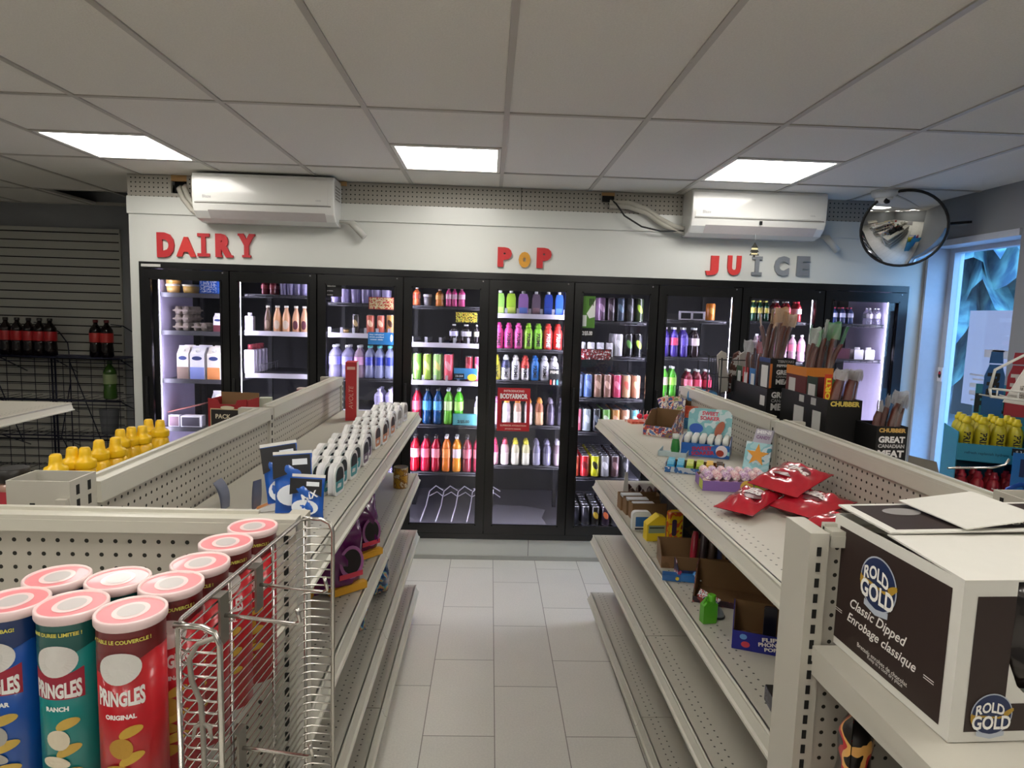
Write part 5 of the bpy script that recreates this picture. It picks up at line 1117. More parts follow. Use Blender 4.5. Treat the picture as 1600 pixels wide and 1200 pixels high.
MB().lathe([(.033, 0), (.035, .01), (.035, .13), (.030, .15)], 24, mis=[0, 1, 0]).build('jar', [clearp('#b08a78', .7), paper('#9c2430')], t); MB().lathe([(.033, .15), (.034, .152), (.034, .180), (.031, .182)], 24).build('lid', mat('black_lid', '#17130f', .45), t)
lb = MB(); blob(lb, cyl_fn(.0356, 0, .5), 0, .06, .020, .034, 0); blob(lb, cyl_fn(.0358, 0, .5), 0, .055, .015, .02, 1); text(lb, 'B', cyl_fn(.0361, .035, .55), width=.010); lb.build('label_print', [paper('#d8d4cc'), paper('#2a2622')], t)
t = thing('spice_jar', 'pale plastic jar lying behind the black lidded jar', 'jar', (-1.24, 1.66, ZB[0]+.035), rot=(radians(80), 0, .6)); MB().lathe([(.03, 0), (.032, .01), (.032, .12), (.025, .14), (.025, .16)], 20).build('jar', clearp('#b4a090', .7), t)
# open beer-style carton and small boxes near the cooler end
p = onX(330, 668, -1.12); y0 = 3.28
t = thing('open_carton', 'open red and black carton standing on the back of the shelving run', 'carton', (-1.16, 2.93, ZB[0]+.0005), -.1)
mb = MB(); w, d, h = .18, .12, .170
mb.box(-w/2, w/2, 0, .003, 0, h-.02, 0); mb.box(-w/2, w/2, d-.003, d, 0, h+.02, 1); mb.box(-w/2, -w/2+.003, 0, d, 0, h, 0); mb.box(w/2-.003, w/2, 0, d, 0, h, 0); mb.box(-w/2, w/2, 0, d, 0, .003, 1)
mb.prism([(-w/2, h-.02), (-w*.2, h-.02), (-w*.25, h+.0), (-w/2, h+.005)], 0, .003, 0); mb.prism([(w/2, h-.02), (w*.2, h-.02), (w*.25, h+.0), (w/2, h+.005)], 0, .003, 0)
mb.box(-w*.42, w*.42, -.001, 0, .01, h-.045, 2); mb.box(-w*.44, w*.44, -.0006, 0, .006, h-.04, 3)
mb.build('carton', [paper('#9c1c24'), paper('#8a6c48'), paper('#1c1614'), paper('#c9b48c')], t)
tb = MB(); text(tb, 'PACK', plane_fn((-.02, -.0016, h-.075), (1, 0, 0), (0, 0, 1)), width=.07, bold=.03); blob(tb, plane_fn((0, -.0016, h-.035), (1, 0, 0), (0, 0, 1)), 0, 0, .032, .008); tb.build('lettering', paper('#d8cdb4'), t)
t = thing('small_box', 'small pale green box beside the open red carton', 'box', (-1.035, 3.05, ZB[0]+.0005), .2); MB().box(-.027, .027, 0, .05, 0, .165, 0).box(-.022, .022, -.0006, 0, .03, .12, 1).build('box', [paper('#b9bfae'), paper('#c98c84')], t)
t = thing('small_box', 'low dark red box at the far end behind the panel', 'box', (-1.00, 3.60, ZB[0]+.0005), 0); MB().box(-.05, .05, 0, .05, 0, .14, 0).box(-.05, .05, 0, .05, .14, .148, 1).build('box', [paper('#6c1c24'), paper('#c9b4b0')], t)

# ------------------------------------------------------------------ far corner: wire rack and cola bottles
m_bw = mat('blue_black_wire', '#12142c', .4, .3, noise=0)
RXA, RXB, RYF, RYB = -4.75, -3.12, 5.72, 6.08
t = thing('wire_display_rack', 'dark blue wire display rack standing before the slatted wall', 'rack', ((RXA+RXB)/2, RYF, 0))
o_ = Vector(((RXA+RXB)/2, RYF, 0)); f = MB(); g = MB(); sh = MB()
def T(mb, pts, r=.004, n=6): mb.tube([tuple(Vector(p)-o_) for p in pts], r, n)
for x in (RXA, -3.98, -3.95, RXB):
    T(f, [(x, RYB, 0), (x, RYB, 1.50)], .008)
for x in (-3.80, -3.12):
    T(f, [(x-.32, RYB, 1.58), (x-.20, RYB-.02, 1.57), (x-.08, RYB-.03, 1.50), (x-.01, RYB-.03, 1.40), (x, RYB-.03, 1.28), (x, RYB-.03, .05)], .005)
for zz in (1.30, .93, .62, .30):
    sh.box(RXA-o_.x, RXB-.06-o_.x, .0, .34, zz-.006, zz, 0) if zz == 1.30 else None
    T(f, [(RXA, RYF, zz), (RXB-.05, RYF, zz)], .007); T(f, [(RXA, RYF+.1, zz-.05), (RXB-.05, RYF+.1, zz-.05)], .005)
    for q in range(16): x = RXA+.1*q; T(g, [(x, RYF, zz), (x, RYF+.33, zz)], .0025, 5)
    for x in (RXA, -4.2, -3.75, RXB-.06): T(f, [(x, RYF, zz), (x, RYB, zz-.16)], .0045)
zz = .12
while zz < 1.28: T(g, [(RXA, RYB-.005, zz), (RXB, RYB-.005, zz)], .003, 5); zz += .075
for q in range(14): x = RXA+.125*q; T(g, [(x, RYB-.01, .05), (x, RYB-.01, 1.28)], .003, 5)
for x in (-3.62, -4.30): T(f, [(x, RYF+.05, 1.25), (x+.25, RYF+.05, .55)], .0045); T(f, [(x, RYF+.05, 1.1), (x-.1, RYF+.05, .6), (x-.05, RYF+.05, .5)], .0045)
f.build('frame', m_bw, t); g.build('wire_grid', m_bw, t); sh.build('shelf', mat('blue_shelf', '#1c2050', .4), t)
for q, px in enumerate((11, 29, 47, 64, 80)): put('bottle', '#140b0a', '#a81c20', .105, .325, (atpx(px, 5.86, 1.30), 5.86, 1.301), 'large cola bottle with red label, %s on the upper rack shelf' % ORD[q+1], 'large cola bottles', cap='#1c1612')
for q, px in enumerate((151, 168)): put('bottle', '#140b0a', '#b8302c', .105, .325, (atpx(px, 5.86, 1.30), 5.86, 1.301), 'large cola bottle in the pair at the rack end, %s' % ['inner one', 'outer one'][q], 'cola bottles at the rack end', cap='#5c1c1a')
put('bottle', '#35571c', '#8a9a6c', .11, .34, (atpx(173, 5.86, .94), 5.86, .932), 'green soda bottle standing below the cola bottles in the rack', None, cap='#24401c')
put('cup', '#6c7078', '#888c94', .16, .22, (atpx(172, 5.86, .63), 5.86, .622), 'clear wrapped pack on the lower rack shelf', None, name='wrapped_pack', cat='pack')

# ------------------------------------------------------------------ candy run, top shelf
ZT = RZ[0]+.0008; C_BROWN = mat('raw_card', '#7a5c3c', .8, noise=.08, scale=20)
def dbox(label, loc, rz, w, d, hf, hb, front, name='candy_display_box', header=None, hcol=None, fill=None, words=(), rot=None):
    """open-topped display carton: low front, sides sloping up to the back, optional header card"""
    t = thing(name, label, 'display box', loc, rz, rot=rot); e = .002
    mb = MB(); mb.box(-w/2+e, w/2-e, 0, e, 0, hf, 0); mb.box(-w/2+e, w/2-e, d-e, d, 0, hb, 1); mb.box(-w/2+e, w/2-e, e, d-e, .0003, e, 1)
    for sx in (-1, 1):
        x = sx*w/2; mb.prism([(0, 0), (d, 0), (d, hb), (d*.55, hb), (0, hf)], min(x, x-sx*e), max(x, x-sx*e), 0, plane='yz')
        mb.prism([(0.003, 0), (d-.003, 0), (d-.003, hb-.002), (d*.56, hb-.002), (0.003, hf-.002)], min(x-sx*e, x-sx*2*e), max(x-sx*e, x-sx*2*e), 1, plane='yz')
    m = front if not isinstance(front, str) else paper(front)
    mb.build('tray', [m, C_BROWN], t)
    if header:
        hd = MB(); hd.prism(rrect(w*.94, header, .012, 4, r_top=.03), 0, .003, 0); o = hd.build('header_card', hcol or m, t); o.location = (0, d-.004, hb-.01); o.rotation_euler = (radians(-12), 0, 0)
    for s, u, v, ww, hh, c, face in words:
        tb = MB(); f_ = plane_fn((0, -.0008, 0), (1, 0, 0), (0, 0, 1)) if face == 'f' else plane_fn((0, d-.0055, hb-.01), (1, 0, 0), (0, sin(radians(12)), cos(radians(12))))
        text(tb, s, (lambda a, b, f_=f_, u=u, v=v: f_(a+u, b+v)), both=(ww, hh), bold=.04, rot=.12 if face == 'f' else 0); tb.build('lettering', paper(c), t)
    return t
def small(name, label, cat, loc, parts, rz=0., rot=None, group=None):
    t = thing(name, label, cat, loc, rz, group, rot)
    for pn, mb, mm in parts: mb.build(pn, mm, t)
    return t
FACE = -pi/2+RA      # candy boxes look toward the aisle (-x)
# far tilted box with drinks straws and the round-backed box behind it
def at(px, py, z=ZT): p = onZ(px, py, z); return (p.x, p.y, z)
p = at(1010, 683); t = dbox('tilted open brown candy carton lying at the far end of the top shelf', (p[0]+.06, p[1]+.03, ZT), -.65, .15, .16, .05, .12, printed('candyA', ['#5c7cb8', '#e8d8c8', '#b84c3c', '#3c4c8c', '#8c6c4c'], 30))
q = thing('lollipop_tray', 'flat tray with two red lollipops at the shelf end', 'tray', (at(1000, 660)[0], at(1000, 660)[1], ZT), .2)
MB().box(-.07, .07, -.05, .05, 0, .012).build('tray', printed('lolly_tray', ['#c84c3c', '#e0745c', '#d8d0d0'], 25), q)
for k, (dx, dy) in enumerate(((.0, .02), (.035, .0))): small('lollipop', 'round red lollipop on the flat tray, %s' % ['inner', 'outer'][k], 'lollipop', (q.location.x+dx, q.location.y+dy, ZT+.016), [('candy', MB().lathe([(.002, 0), (.012, .004), (.017, .014), (.015, .026), (.003, .032)], 14), plastic('#d8203c')), ('stick', MB().tube([(0, 0, .03), (.004, 0, .05)], .002, 6), paper('#f0ece8'))], group='red lollipops')
p = at(1062, 672); t = dbox('rounded blue candy carton with orange packs near the far post', (p[0]+.09, p[1]+.02, ZT), -.55, .17, .10, .06, .15, printed('candyB', ['#2f7cb8', '#3c8cc4', '#2c6ca4', '#e8786c'], 18), header=.07)
small('candy_pack', 'flat orange candy pack leaning inside the rounded blue carton', 'pack', (p[0]+.075, p[1]+.03, ZT+.003), [('pack', MB().box(-.05, .05, 0, .014, 0, .12), printed('orange_pack', ['#c85a3c', '#d8684a', '#c04c34'], 20))], -.55)
mb = MB(); rn = random.Random(4)
p = at(1035, 668)
for k in range(4):
    small('candy_pack', 'small busy printed candy pack sticking up, %s in the tilted bunch' % ORD[k+1], 'pack', (p[0]+.015*k+.03, p[1]-.02*k+.02, ZT+.06), [('pack', MB().box(-.03, .03, 0, .012, 0, .11), printed('mix%d' % k, [['#5c4c9c', '#e8b0a0', '#f0ece8', '#3c3c6c'], ['#c8584c', '#e8c8a0', '#4c4c8c', '#f4e8e0'], ['#2c5cac', '#d87c6c', '#f0e0d0', '#2c4c8c'], ['#8c9c5c', '#d8c8a8', '#5c5c9c', '#e8e4dc']][k], 28))], rot=(radians(rn.uniform(-20, 5)), radians(-25+10*k), -.6+.2*k), group='bunch of candy packs')
for k in range(2): small('paper_straw', 'thin white stick poking out of the candy packs, %s' % ['longer one', 'shorter one'][k], 'stick', (p[0]+.02+.01*k, p[1]+.02, ZT+.10), [('stick', MB().tube([(0, 0, 0), (-.01-.01*k, 0, .09-.01*k)], .002, 6), paper('#e8e4e0'))])
# display with white-capped bottles (word kept)
p = at(1075, 712)
t = dbox('blue display box with white capped spray candies and tall back card', (.93, 2.72, ZT), -.42, .20, .14, .055, .075, printed('sprayA', ['#1f5cac', '#2868b8', '#1f5cac', '#8cc8d0'], 12), header=.125, hcol=printed('sprayH', ['#8cc8cc', '#7cbcc4', '#c8dce0', '#98d0d0'], 10),
         words=[('SWEET', -.012, .036, .085, .017, '#b8243c', 'f'), ('SOAKER', -.008, .016, .095, .017, '#b8243c', 'f'), ('SWEET', -.0, .104, .07, .018, '#d84c64', 'h'), ('SOAKER', .0, .082, .085, .018, '#d84c64', 'h')])
bl = MB(); blob(bl, plane_fn((.068, -.0009, .03), (1, 0, 0), (0, 0, 1)), 0, 0, .024, .026, 0); blob(bl, plane_fn((.062, -.0015, .022), (1, 0, 0), (0, 0, 1)), 0, 0, .016, .014, 1); bl.build('candy_picture', [paper('#e0d8e0'), paper('#9c3424')], t)
bl = MB(); blob(bl, plane_fn((.045, .1305, .105), (1, 0, 0), (0, .2, .98)), 0, 0, .017, .036, 0, rot=-.4); bl.build('sweet_picture', paper('#a85c44'), t); bl = MB(); blob(bl, plane_fn((-.055, .13, .10), (1, 0, 0), (0, .2, .98)), 0, 0, .030, .022, 0); bl.build('splash_picture', paper('#2c5cb8'), t)
Mx = Matrix.Rotation(-.42, 4, 'Z')
for a in range(6):
    for b in range(4):
        v = Mx @ Vector((-.08+a*.032, .022+b*.03, 0)); small('spray_candy', 'white capped spray candy, %s along, %s row of the blue display' % (ORD[a+1], ORD[b+1]), 'candy bottle', (.93+v.x, 2.72+v.y, ZT+.003), [('bottle', MB().lathe([(.010, 0), (.0125, .01), (.0125, .05)], 12), plastic('#2c7cb8')), ('cap', MB().lathe([(.0105, .05), (.0125, .053), (.0125, .075), (.009, .08)], 12), plastic('#e4e6e2'))], group='white capped spray candies')
# green bottle on a light tray
p = at(1040, 712); small('shallow_tray', 'pale blue shallow tray beside the blue display box', 'tray', (p[0]+.045, p[1]+.03, ZT), [('tray', MB().box(-.06, .06, -.06, .06, 0, .003).box(-.06, -.057, -.06, .06, .003, .022).box(-.06, .06, -.06, -.057, .003, .022).box(.057, .06, -.06, .06, .003, .022), paper('#a8b8bc'))], -.42)
small('green_candy_bottle', 'green candy bottle standing in the pale blue tray', 'candy bottle', (p[0]+.05, p[1]+.035, ZT+.004), [('bottle', MB().lathe([(.016, 0), (.02, .02), (.016, .055), (.012, .065)], 14), plastic('#2c7c34')), ('cap', MB().lathe([(.015, .065), (.015, .085)], 14), plastic('#d8dcd4'))])
# book-like leaning card
t = thing('comic_card', 'leaning picture card with orange star shape against the back panel', 'card', (1.045, 2.47, ZT), rot=(radians(-16), 0, -.75))
mb = MB().box(-.05, .05, 0, .006, 0, .115, 0).prism([(-.03, .10), (.04, .10), (.05, .17), (-.02, .17)], .001, .005, 1); mb.build('card', [printed('comic', ['#a8d4dc', '#8cc4d0', '#c8dce4', '#3c8ca8'], 14), paper('#b8b4c4')], t)
st_ = MB(); pts = []
for k in range(10): a = pi/2+k*pi/5; r_ = .046 if k % 2 == 0 else .018; pts.append((r_*cos(a), .065+r_*sin(a)))
st_.prism(pts, -.002, -.001); st_.build('star_picture', paper('#e8a03c'), t)
for s, v, c in (('MINI', .158, '#e8e8ec'), ('CANDY', .137, '#8c6c94')): tb = MB(); text(tb, s, plane_fn((.012, -.0005, v), (1, 0, 0), (0, 0, 1)), both=(.055, .014), bold=.05); tb.build('lettering', paper(c), t)
# low tray with blue / green / orange jars
p = at(1075, 745); t = dbox('low blue tray of small square candy jars', (.785, 2.40, ZT), -.35, .22, .11, .022, .03, printed('lowtray', ['#a8b0bc', '#2c5c94', '#c8c8cc'], 20))
Mx = Matrix.Rotation(-.35, 4, 'Z'); cc = ['#3c9ccc', '#3c9ccc', '#8cac3c', '#8cac3c', '#e0a02c', '#e8a83c']
for a in range(6):
    for b in range(3):
        v = Mx @ Vector((-.09+a*.036, .024+b*.033, 0)); small('candy_jar', '%s candy jar, %s along, %s row of the low tray' % (['blue', 'blue', 'green', 'green', 'orange', 'orange'][a], ORD[a+1], ORD[b+1]), 'jar', (.785+v.x, 2.40+v.y, ZT+.003), [('jar', MB().prism(rrect(.028, .026, .006), -.012, .012, smooth=True), plastic(cc[a])), ('lid', MB().box(-.012, .012, -.010, .010, .026, .036), plastic(['#7cc8e8', '#7cc8e8', '#d8e07c', '#c8d85c', '#f4c85c', '#3c2c1c'][a]))], -.35, group='small candy jars')
# roll candies in a purple and lime tray
t = dbox('purple and lime tray filled with pink candy rolls', (.86, 2.16, ZT), -.12, .235, .13, .035, .035, paper('#7c5c9c'))
MB().box(.055, .1176, -.0012, 0, .002, .034).build('lime_print', paper('#a8b42c'), t); kb = MB(); blob(kb, plane_fn((.03, -.0014, .02), (1, 0, 0), (0, 0, 1)), 0, 0, .022, .022); kb.build('flower_print', paper('#d8b44c'), t)
MB().box(-.1177, -.117, .002, .06, .002, .034).build('lime_print', paper('#b4bc4c'), t)
Mx = Matrix.Rotation(-.12, 4, 'Z'); m_roll = [printed('rollA', ['#e0b0b4', '#f0dcd8', '#d890a4', '#f4ece4'], 90), printed('rollB', ['#c8a0cc', '#e8d8e0', '#b07cb4', '#f0e8e0'], 90)]
for a in range(7):
    for b in range(2):
        for c in range(2):
            v = Mx @ Vector((-.094+a*.031, .020+b*.06, 0)); small('candy_roll', 'pink candy roll, %s along in the %s %s layer of the purple tray' % (ORD[a+1], ['front', 'back'][b], ['lower', 'upper'][c]), 'candy roll', (.86+v.x, 2.16+v.y, ZT+.018+.030*c), [('roll', MB().lathe([(.012, 0), (.0148, .003), (.0148, .045), (.012, .048)], 14, M=Matrix.Rotation(-pi/2, 4, 'X')), m_roll[(a+b+c) % 2])], -.12, group='pink candy rolls')
# red liquorice bags
m_red = mat('red_film', '#b3202f', .22, noise=.25, scale=25, coat=.6, bump=.4)
def candybag(label, x, y, z, rz, w, h, tilt=0., seed=1, tiltx=0., s='Nibs'):
    t = thing('red_candy_bag', label, 'bag', (x, y, z), rot=(tiltx, tilt, rz))
    t['group'] = 'red candy bags on the top shelf'
    M = Matrix.Rotation(-pi/2, 4, 'X'); pb = pillow(w, h, .048, seed, wr=.0045, crimp=.04); pb.v = [(x_, z_-h/2, -y_+.025) for x_, y_, z_ in pb.v]; pb.build('bag', m_red, t)
    k = MB(); blob(k, lambda a, b: (a, b, .0510-4.0*a*a), 0, .01, w*.36, h*.22, 0); k.build('dark_print', mat('dark_red_print', '#6a2c34', .35, noise=.1), t)
    tb = MB(); text(tb, s, lambda a, b: (a, b+.02, .0535-4.0*a*a), both=(w*.56, h*.20), bold=.04, shear=.2); tb.build('lettering', paper('#e8e0de'), t)
    return t
candybag('red candy bag lying alone at the shelf front', .815, 1.95, ZT+.006, -.80, .125, .22, seed=41, tiltx=.10)
candybag('red candy bag underneath, lower of the stacked two', 1.0, 1.93, ZT+.008, -1.05, .17, .22, seed=42, tiltx=.10)
candybag('red candy bag on top of the stacked two', .98, 2.03, ZT+.060, -.95, .17, .22, seed=43, tilt=.05, tiltx=.20)
candybag('red candy bag partly hidden behind the steel end post', 1.00, 1.72, ZT, .5, .12, .20, seed=44, tilt=0)

# ------------------------------------------------------------------ candy run, second shelf
Z2 = RZ[1]+.0008
def at2(px, py): p = onZ(px, py, Z2); return (p.x, p.y, Z2)
p = at2(975, 775)
m_choc = printed('choc_wrap', ['#3a2018', '#5c2c20', '#2c1812', '#7c3c2c'], 20, .3, .4)
for k in range(7): small('chocolate_piece', 'twisted brown wrapped sweet in the far heap, %s one' % ORD[k+1], 'sweet', (.74+.05*(k % 4), 3.30-.06*(k // 4)-.02*(k % 3), Z2+.0), [('sweet', MB().lathe([(.004, 0), (.02, .012), (.024, .04), (.018, .065), (.005, .08)], 12, sy=.7), m_choc)], k*.8, group='heap of brown sweets')
small('white_prop_card', 'narrow white folded card standing by the brown sweets', 'card', (.705, 3.22, Z2), [('card', MB().prism([(-.03, 0), (.03, 0), (.022, .03), (.012, .16), (-.004, .16), (-.012, .03)], 0, .003), paper('#d8d6d0'))], .3)
for k in range(3):
    y = 3.10-.075*k
    dbox('brown card box, %s of three in file by the toy cases' % ORD[k+1], (.76+.012*k, y, Z2), .05, .20, .07, .06+.01*k, .075, C_BROWN, name='card_box')
    small('flat_white_pack', 'flat white pack resting in the %s brown card box' % ORD[k+1], 'pack', (.72+.012*k, y+.01, Z2+.062), [('pack', MB().box(-.05, .05, 0, .045, 0, .012), paper('#cfd2d6'))], .05)
t = small('picture_case', 'small white case with a blue sea picture at the shelf edge', 'case', (.695, 2.80, Z2), [('case', MB().prism(rrect(.085, .085, .008, 4, r_top=.018), 0, .03, 0, smooth=True), paper('#d8dad8')), ('picture', MB().box(-.028, .036, -.001, 0, .018, .062), paper('#2c64a0')), ('strip', MB().box(-.03, .036, -.001, 0, .004, .012), paper('#2c3038'))], .05)
t = small('yellow_box', 'yellow candy box with green label at the shelf edge', 'box', (.725, 2.665, Z2), [('box', MB().prism([(-.04, 0), (.04, 0), (.04, .10), (.01, .11), (-.035, .075), (-.04, .07)], 0, .05, 0), paper('#d8bc1c')), ('label_patch', MB().box(-.034, .038, -.001, 0, .035, .068), paper('#7c8c74')), ('label_line', MB().box(-.030, .034, -.0014, -.001, .055, .061), paper('#2c3428'))], .08)
t = small('novelty_pack', 'orange and yellow novelty pack beside the yellow box', 'pack', (.80, 2.635, Z2), [('pack', MB().prism(rrect(.055, .135, .012, 4), 0, .04, 0, smooth=True), printed('novelty', ['#e8c41c', '#d8602c', '#e8c81c', '#a8401c'], 14)), ('figure_patch', MB().prism(rrect(.02, .07, .008), -.0012, 0, 0, M=Matrix.Translation((-.008, 0, .035))), paper('#3c2c4c'))], .1)
for k in range(3): small('dark_pack', 'dark wrapped packs behind the novelty pack, %s from the front' % ORD[k+1], 'pack', (.90, 2.70+.12*k, Z2), [('pack', MB().box(-.05, .05, 0, .10, 0, .13-.01*k), printed('darkpack', ['#2c2c34', '#4a4438', '#33343c', '#5c5040'], 12))], .1*k)
dbox('brown open box of dark candy sticks beside the blue toy', (.79, 2.36, Z2), -.1, .24, .11, .045, .085, printed('navybox', ['#7a5c40', '#6c5034', '#8a6a48'], 10))
for k in range(5): small('candy_stick', 'wrapped candy stick in the brown box, %s along' % ORD[k+1], 'candy', (.80+.035*k, 2.40, Z2+.010), [('stick', MB().lathe([(.010, 0), (.014, .02), (.013, .10), (.009, .12)], 12), plastic(['#a8243c', '#4a3c40', '#5c4c44', '#3c4468', '#2c2c34'][k]))], rot=(radians(-15), radians(8), 0), group='candy sticks in the brown box')
dbox('navy blue candy box with pink print behind the blue toy', (.80, 2.245, Z2), -.1, .20, .075, .038, .06, printed('navyprint', ['#1a2748', '#22325c', '#1a2748', '#a83c5c', '#c8c0cc'], 20))
t = thing('toy_spaceman', 'blue toy candy dispenser lying on its side at the shelf edge', 'toy', (.645, 2.255, Z2), -.25)
MB().box(0, .065, 0, .035, 0, .022).build('handle', plastic('#1c5c9c'), t); MB().box(.065, .115, .002, .033, .002, .028).build('body', plastic('#1f68ac'), t)
MB().lathe([(.004, 0), (.02, .006), (.022, .02), (.018, .034), (.004, .04)], 16, M=Matrix.Translation((.125, .018, .0))).build('head', plastic('#2c78bc'), t)
for dx, dz in ((.118, .030), (.134, .018)): MB().lathe([(.001, 0), (.007, .004), (.005, .010), (.001, .012)], 10, M=Matrix.Translation((dx, .0, dz)) @ Matrix.Rotation(pi/2, 4, 'X')).build('white_knob', plastic('#e8e8e8'), t)
MB().lathe([(.007, 0), (.006, .004)], 10, M=Matrix.Translation((.052, .0, .012)) @ Matrix.Rotation(pi/2, 4, 'X')).build('yellow_button', plastic('#e0c83c'), t)
t = dbox('brown open box with dark red print and rounded corner', (.815, 2.03, Z2), -.42, .25, .15, .02, .10, printed('darkred', ['#2a1a24', '#3c2030', '#8c3c3c', '#241620'], 22))
t = thing('toy_canister', 'bright green toy petrol canister standing near the shelf edge', 'toy', (.705, 1.935, Z2), .15)
MB().prism([(-.022, 0), (.022, 0), (.024, .01), (.024, .062), (.012, .072), (-.012, .068), (-.022, .056)], -.012, .014).build('canister', plastic('#4c9c1c'), t)
MB().lathe([(.012, .066), (.013, .069), (.013, .088), (.010, .09)], 12, c=(.008, 0, 0)).build('cap', plastic('#58a822'), t)
mb = MB().tube([(-.016, 0, .055), (-.012, 0, .078), (-.002, 0, .082)], .004, 6); mb.build('handle', plastic('#4c9c1c'), t)
small('silver_dome', 'small silver domed toy behind the green canister', 'toy', (.748, 1.975, Z2), [('dome', MB().lathe([(.022, 0), (.021, .012), (.014, .026), (.003, .032)], 16), plastic('#8f979c')), ('base_ring', MB().lathe([(.025, 0), (.025, .004)], 16), plastic('#2c2c30'))])
small('candy_card', 'small white and red card leaning behind the green canister', 'card', (.722, 2.03, Z2), [('card', MB().box(-.035, .035, 0, .003, .03, .056), printed('smallcard', ['#e8e8ec', '#b82c30', '#e4e4e8', '#34405c'], 60))], rot=(0, radians(20), -.5))
t = dbox('dark blue candy box, low in front, near the end post', (.80, 1.745, Z2), -.38, .17, .13, .055, .095, mat('royal_blue_card', '#1c2080', .4, noise=.05), words=[('FLIP', .015, .043, .040, .012, '#f0e8e8', 'f'), ('PHONE', .015, .029, .058, .012, '#f0e8e8', 'f'), ('POP', .02, .015, .034, .011, '#f0e8e8', 'f')])
bl = MB(); blob(bl, plane_fn((-.055, -.0009, .040), (1, 0, 0), (0, 0, 1)), 0, 0, .010, .008, 0); blob(bl, plane_fn((-.048, -.0009, .018), (1, 0, 0), (0, 0, 1)), 0, 0, .012, .009, 1); blob(bl, plane_fn((.068, -.0009, .026), (1, 0, 0), (0, 0, 1)), 0, 0, .014, .016, 2); bl.build('sweet_pictures', [paper('#5c8cc8'), paper('#c83c4c'), paper('#b8b4cc')], t)
small('candy_phone', 'dark toy phone leaning in the dark blue candy box', 'toy', (.84, 1.80, Z2+.01), [('body', MB().prism(rrect(.035, .10, .008), 0, .014, smooth=True), plastic('#20202c'))], -.38)
t = small('tin_box', 'small dark box with yellow corner near the bottom of the end post', 'box', (.74, 1.47, Z2), [('box', MB().box(-.035, .035, -.05, .05, 0, .038), printed('tinside', ['#34343c', '#4c4c58', '#2c2c30', '#5c5c68'], 30)), ('top', MB().box(-.034, .034, -.049, .049, .038, .040), paper('#1c1814')), ('corner', MB().box(-.036, -.022, -.051, -.035, .0, .012), paper('#b8b43c'))], -.1)

# ------------------------------------------------------------------ meat stick trays on the far side of the candy run
m_bc = mat('black_card', '#0e0d0d', .45, noise=.1, scale=10); ZM = ZB[0]
def mtray(label, x, y, z, rz, w, d, h, words=(), cards=()):
    t = thing('meat_stick_tray', label, 'display box', (x, y, z), rz)
    mb = MB(); e = .003
    mb.box(-w/2, w/2, 0, e, 0, h); mb.box(-w/2, w/2, d-e, d, 0, h); mb.box(-w/2, -w/2+e, e, d-e, 0, h); mb.box(w/2-e, w/2, e, d-e, 0, h); mb.box(-w/2+e, w/2-e, e, d-e, 0.0002, e)
    mb.build('tray', m_bc, t)
    for (face, u0, u1, v0, v1, c) in cards:
        k = MB()
        if face == 'f': k.box(u0, u1, -.001, 0, v0, v1)
        else: k.box(-w/2-.001, -w/2, d-u1, d-u0, v0, v1)
        k.build('sticker', paper(c), t)
    for (s, face, u, v, ww, hh, c) in words:
        tb = MB(); f_ = plane_fn((u, -.0016, v), (1, 0, 0), (0, 0, 1)) if face == 'f' else plane_fn((-w/2-.0016, d-u, v), (0, -1, 0), (0, 0, 1))
        text(tb, s, f_, both=(ww, hh), bold=.05); tb.build('lettering', paper(c), t)
    return t
RZm = .0
m_meat = mat('meat_brown', '#5e2a1a', .4, noise=.3, scale=25); m_film = glass('clear_film', (.97, .96, .96), .10, .25, (.8, .8, .82), 1.2)
def stick(x, y, z, h, lean, az, label, group, top='#d8d8d4', r=.0105, film=True, wrap=None):
    t = thing('meat_stick', label, 'meat stick', (x, y, z), rot=(0, lean, az)); t['group'] = group
    c = h*.10
    MB().tube([(0, 0, .004), (c*.2, 0, h*.4), (c*.7, 0, h*.75), (c, 0, h*.84)], [r*.9, r, r, r*.8], 8).build('meat', wrap or m_meat, t)
    if film:
        fm = MB(); pts = [(0, 0, 0), (c*.2, 0, h*.4), (c*.7, 0, h*.75), (c, 0, h*.86), (c*1.1, 0, h)]
        wd = [r*1.6, r*1.8, r*1.8, r*2.0, r*2.6]
        for sg in (-1, 1):
            fm.grid(lambda u, v, sg=sg: ((lambda k, f: (pts[k][0]+(pts[k+1][0]-pts[k][0])*f, (u-.5)*2*(wd[k]+(wd[k+1]-wd[k])*f), pts[k][2]+(pts[k+1][2]-pts[k][2])*f))(min(3, int(v*4)), v*4-min(3, int(v*4)))[0]+sg*r*1.25*sqrt(max(0, 1-(2*u-1)**2))*(1-v*.8), (lambda k, f: (u-.5)*2*(wd[k]+(wd[k+1]-wd[k])*f))(min(3, int(v*4)), v*4-min(3, int(v*4))), (lambda k, f: pts[k][2]+(pts[k+1][2]-pts[k][2])*f)(min(3, int(v*4)), v*4-min(3, int(v*4)))), 6, 8)
        fm.build('wrapper', m_film, t)
    if top:
        tp = MB(); tp.grid(lambda u, v: (c*.95+(v)*c*.3+.004*sin(9*u+4*v), (u-.5)*2*r*2.7, h*(.83+.19*v)+.004*sin(7*u)), 6, 4); tp.build('wrapper_top', glass('film_'+top.strip('#'), (.9, .9, .9), .78, .1, lin(top)[:3]), t)
    return t
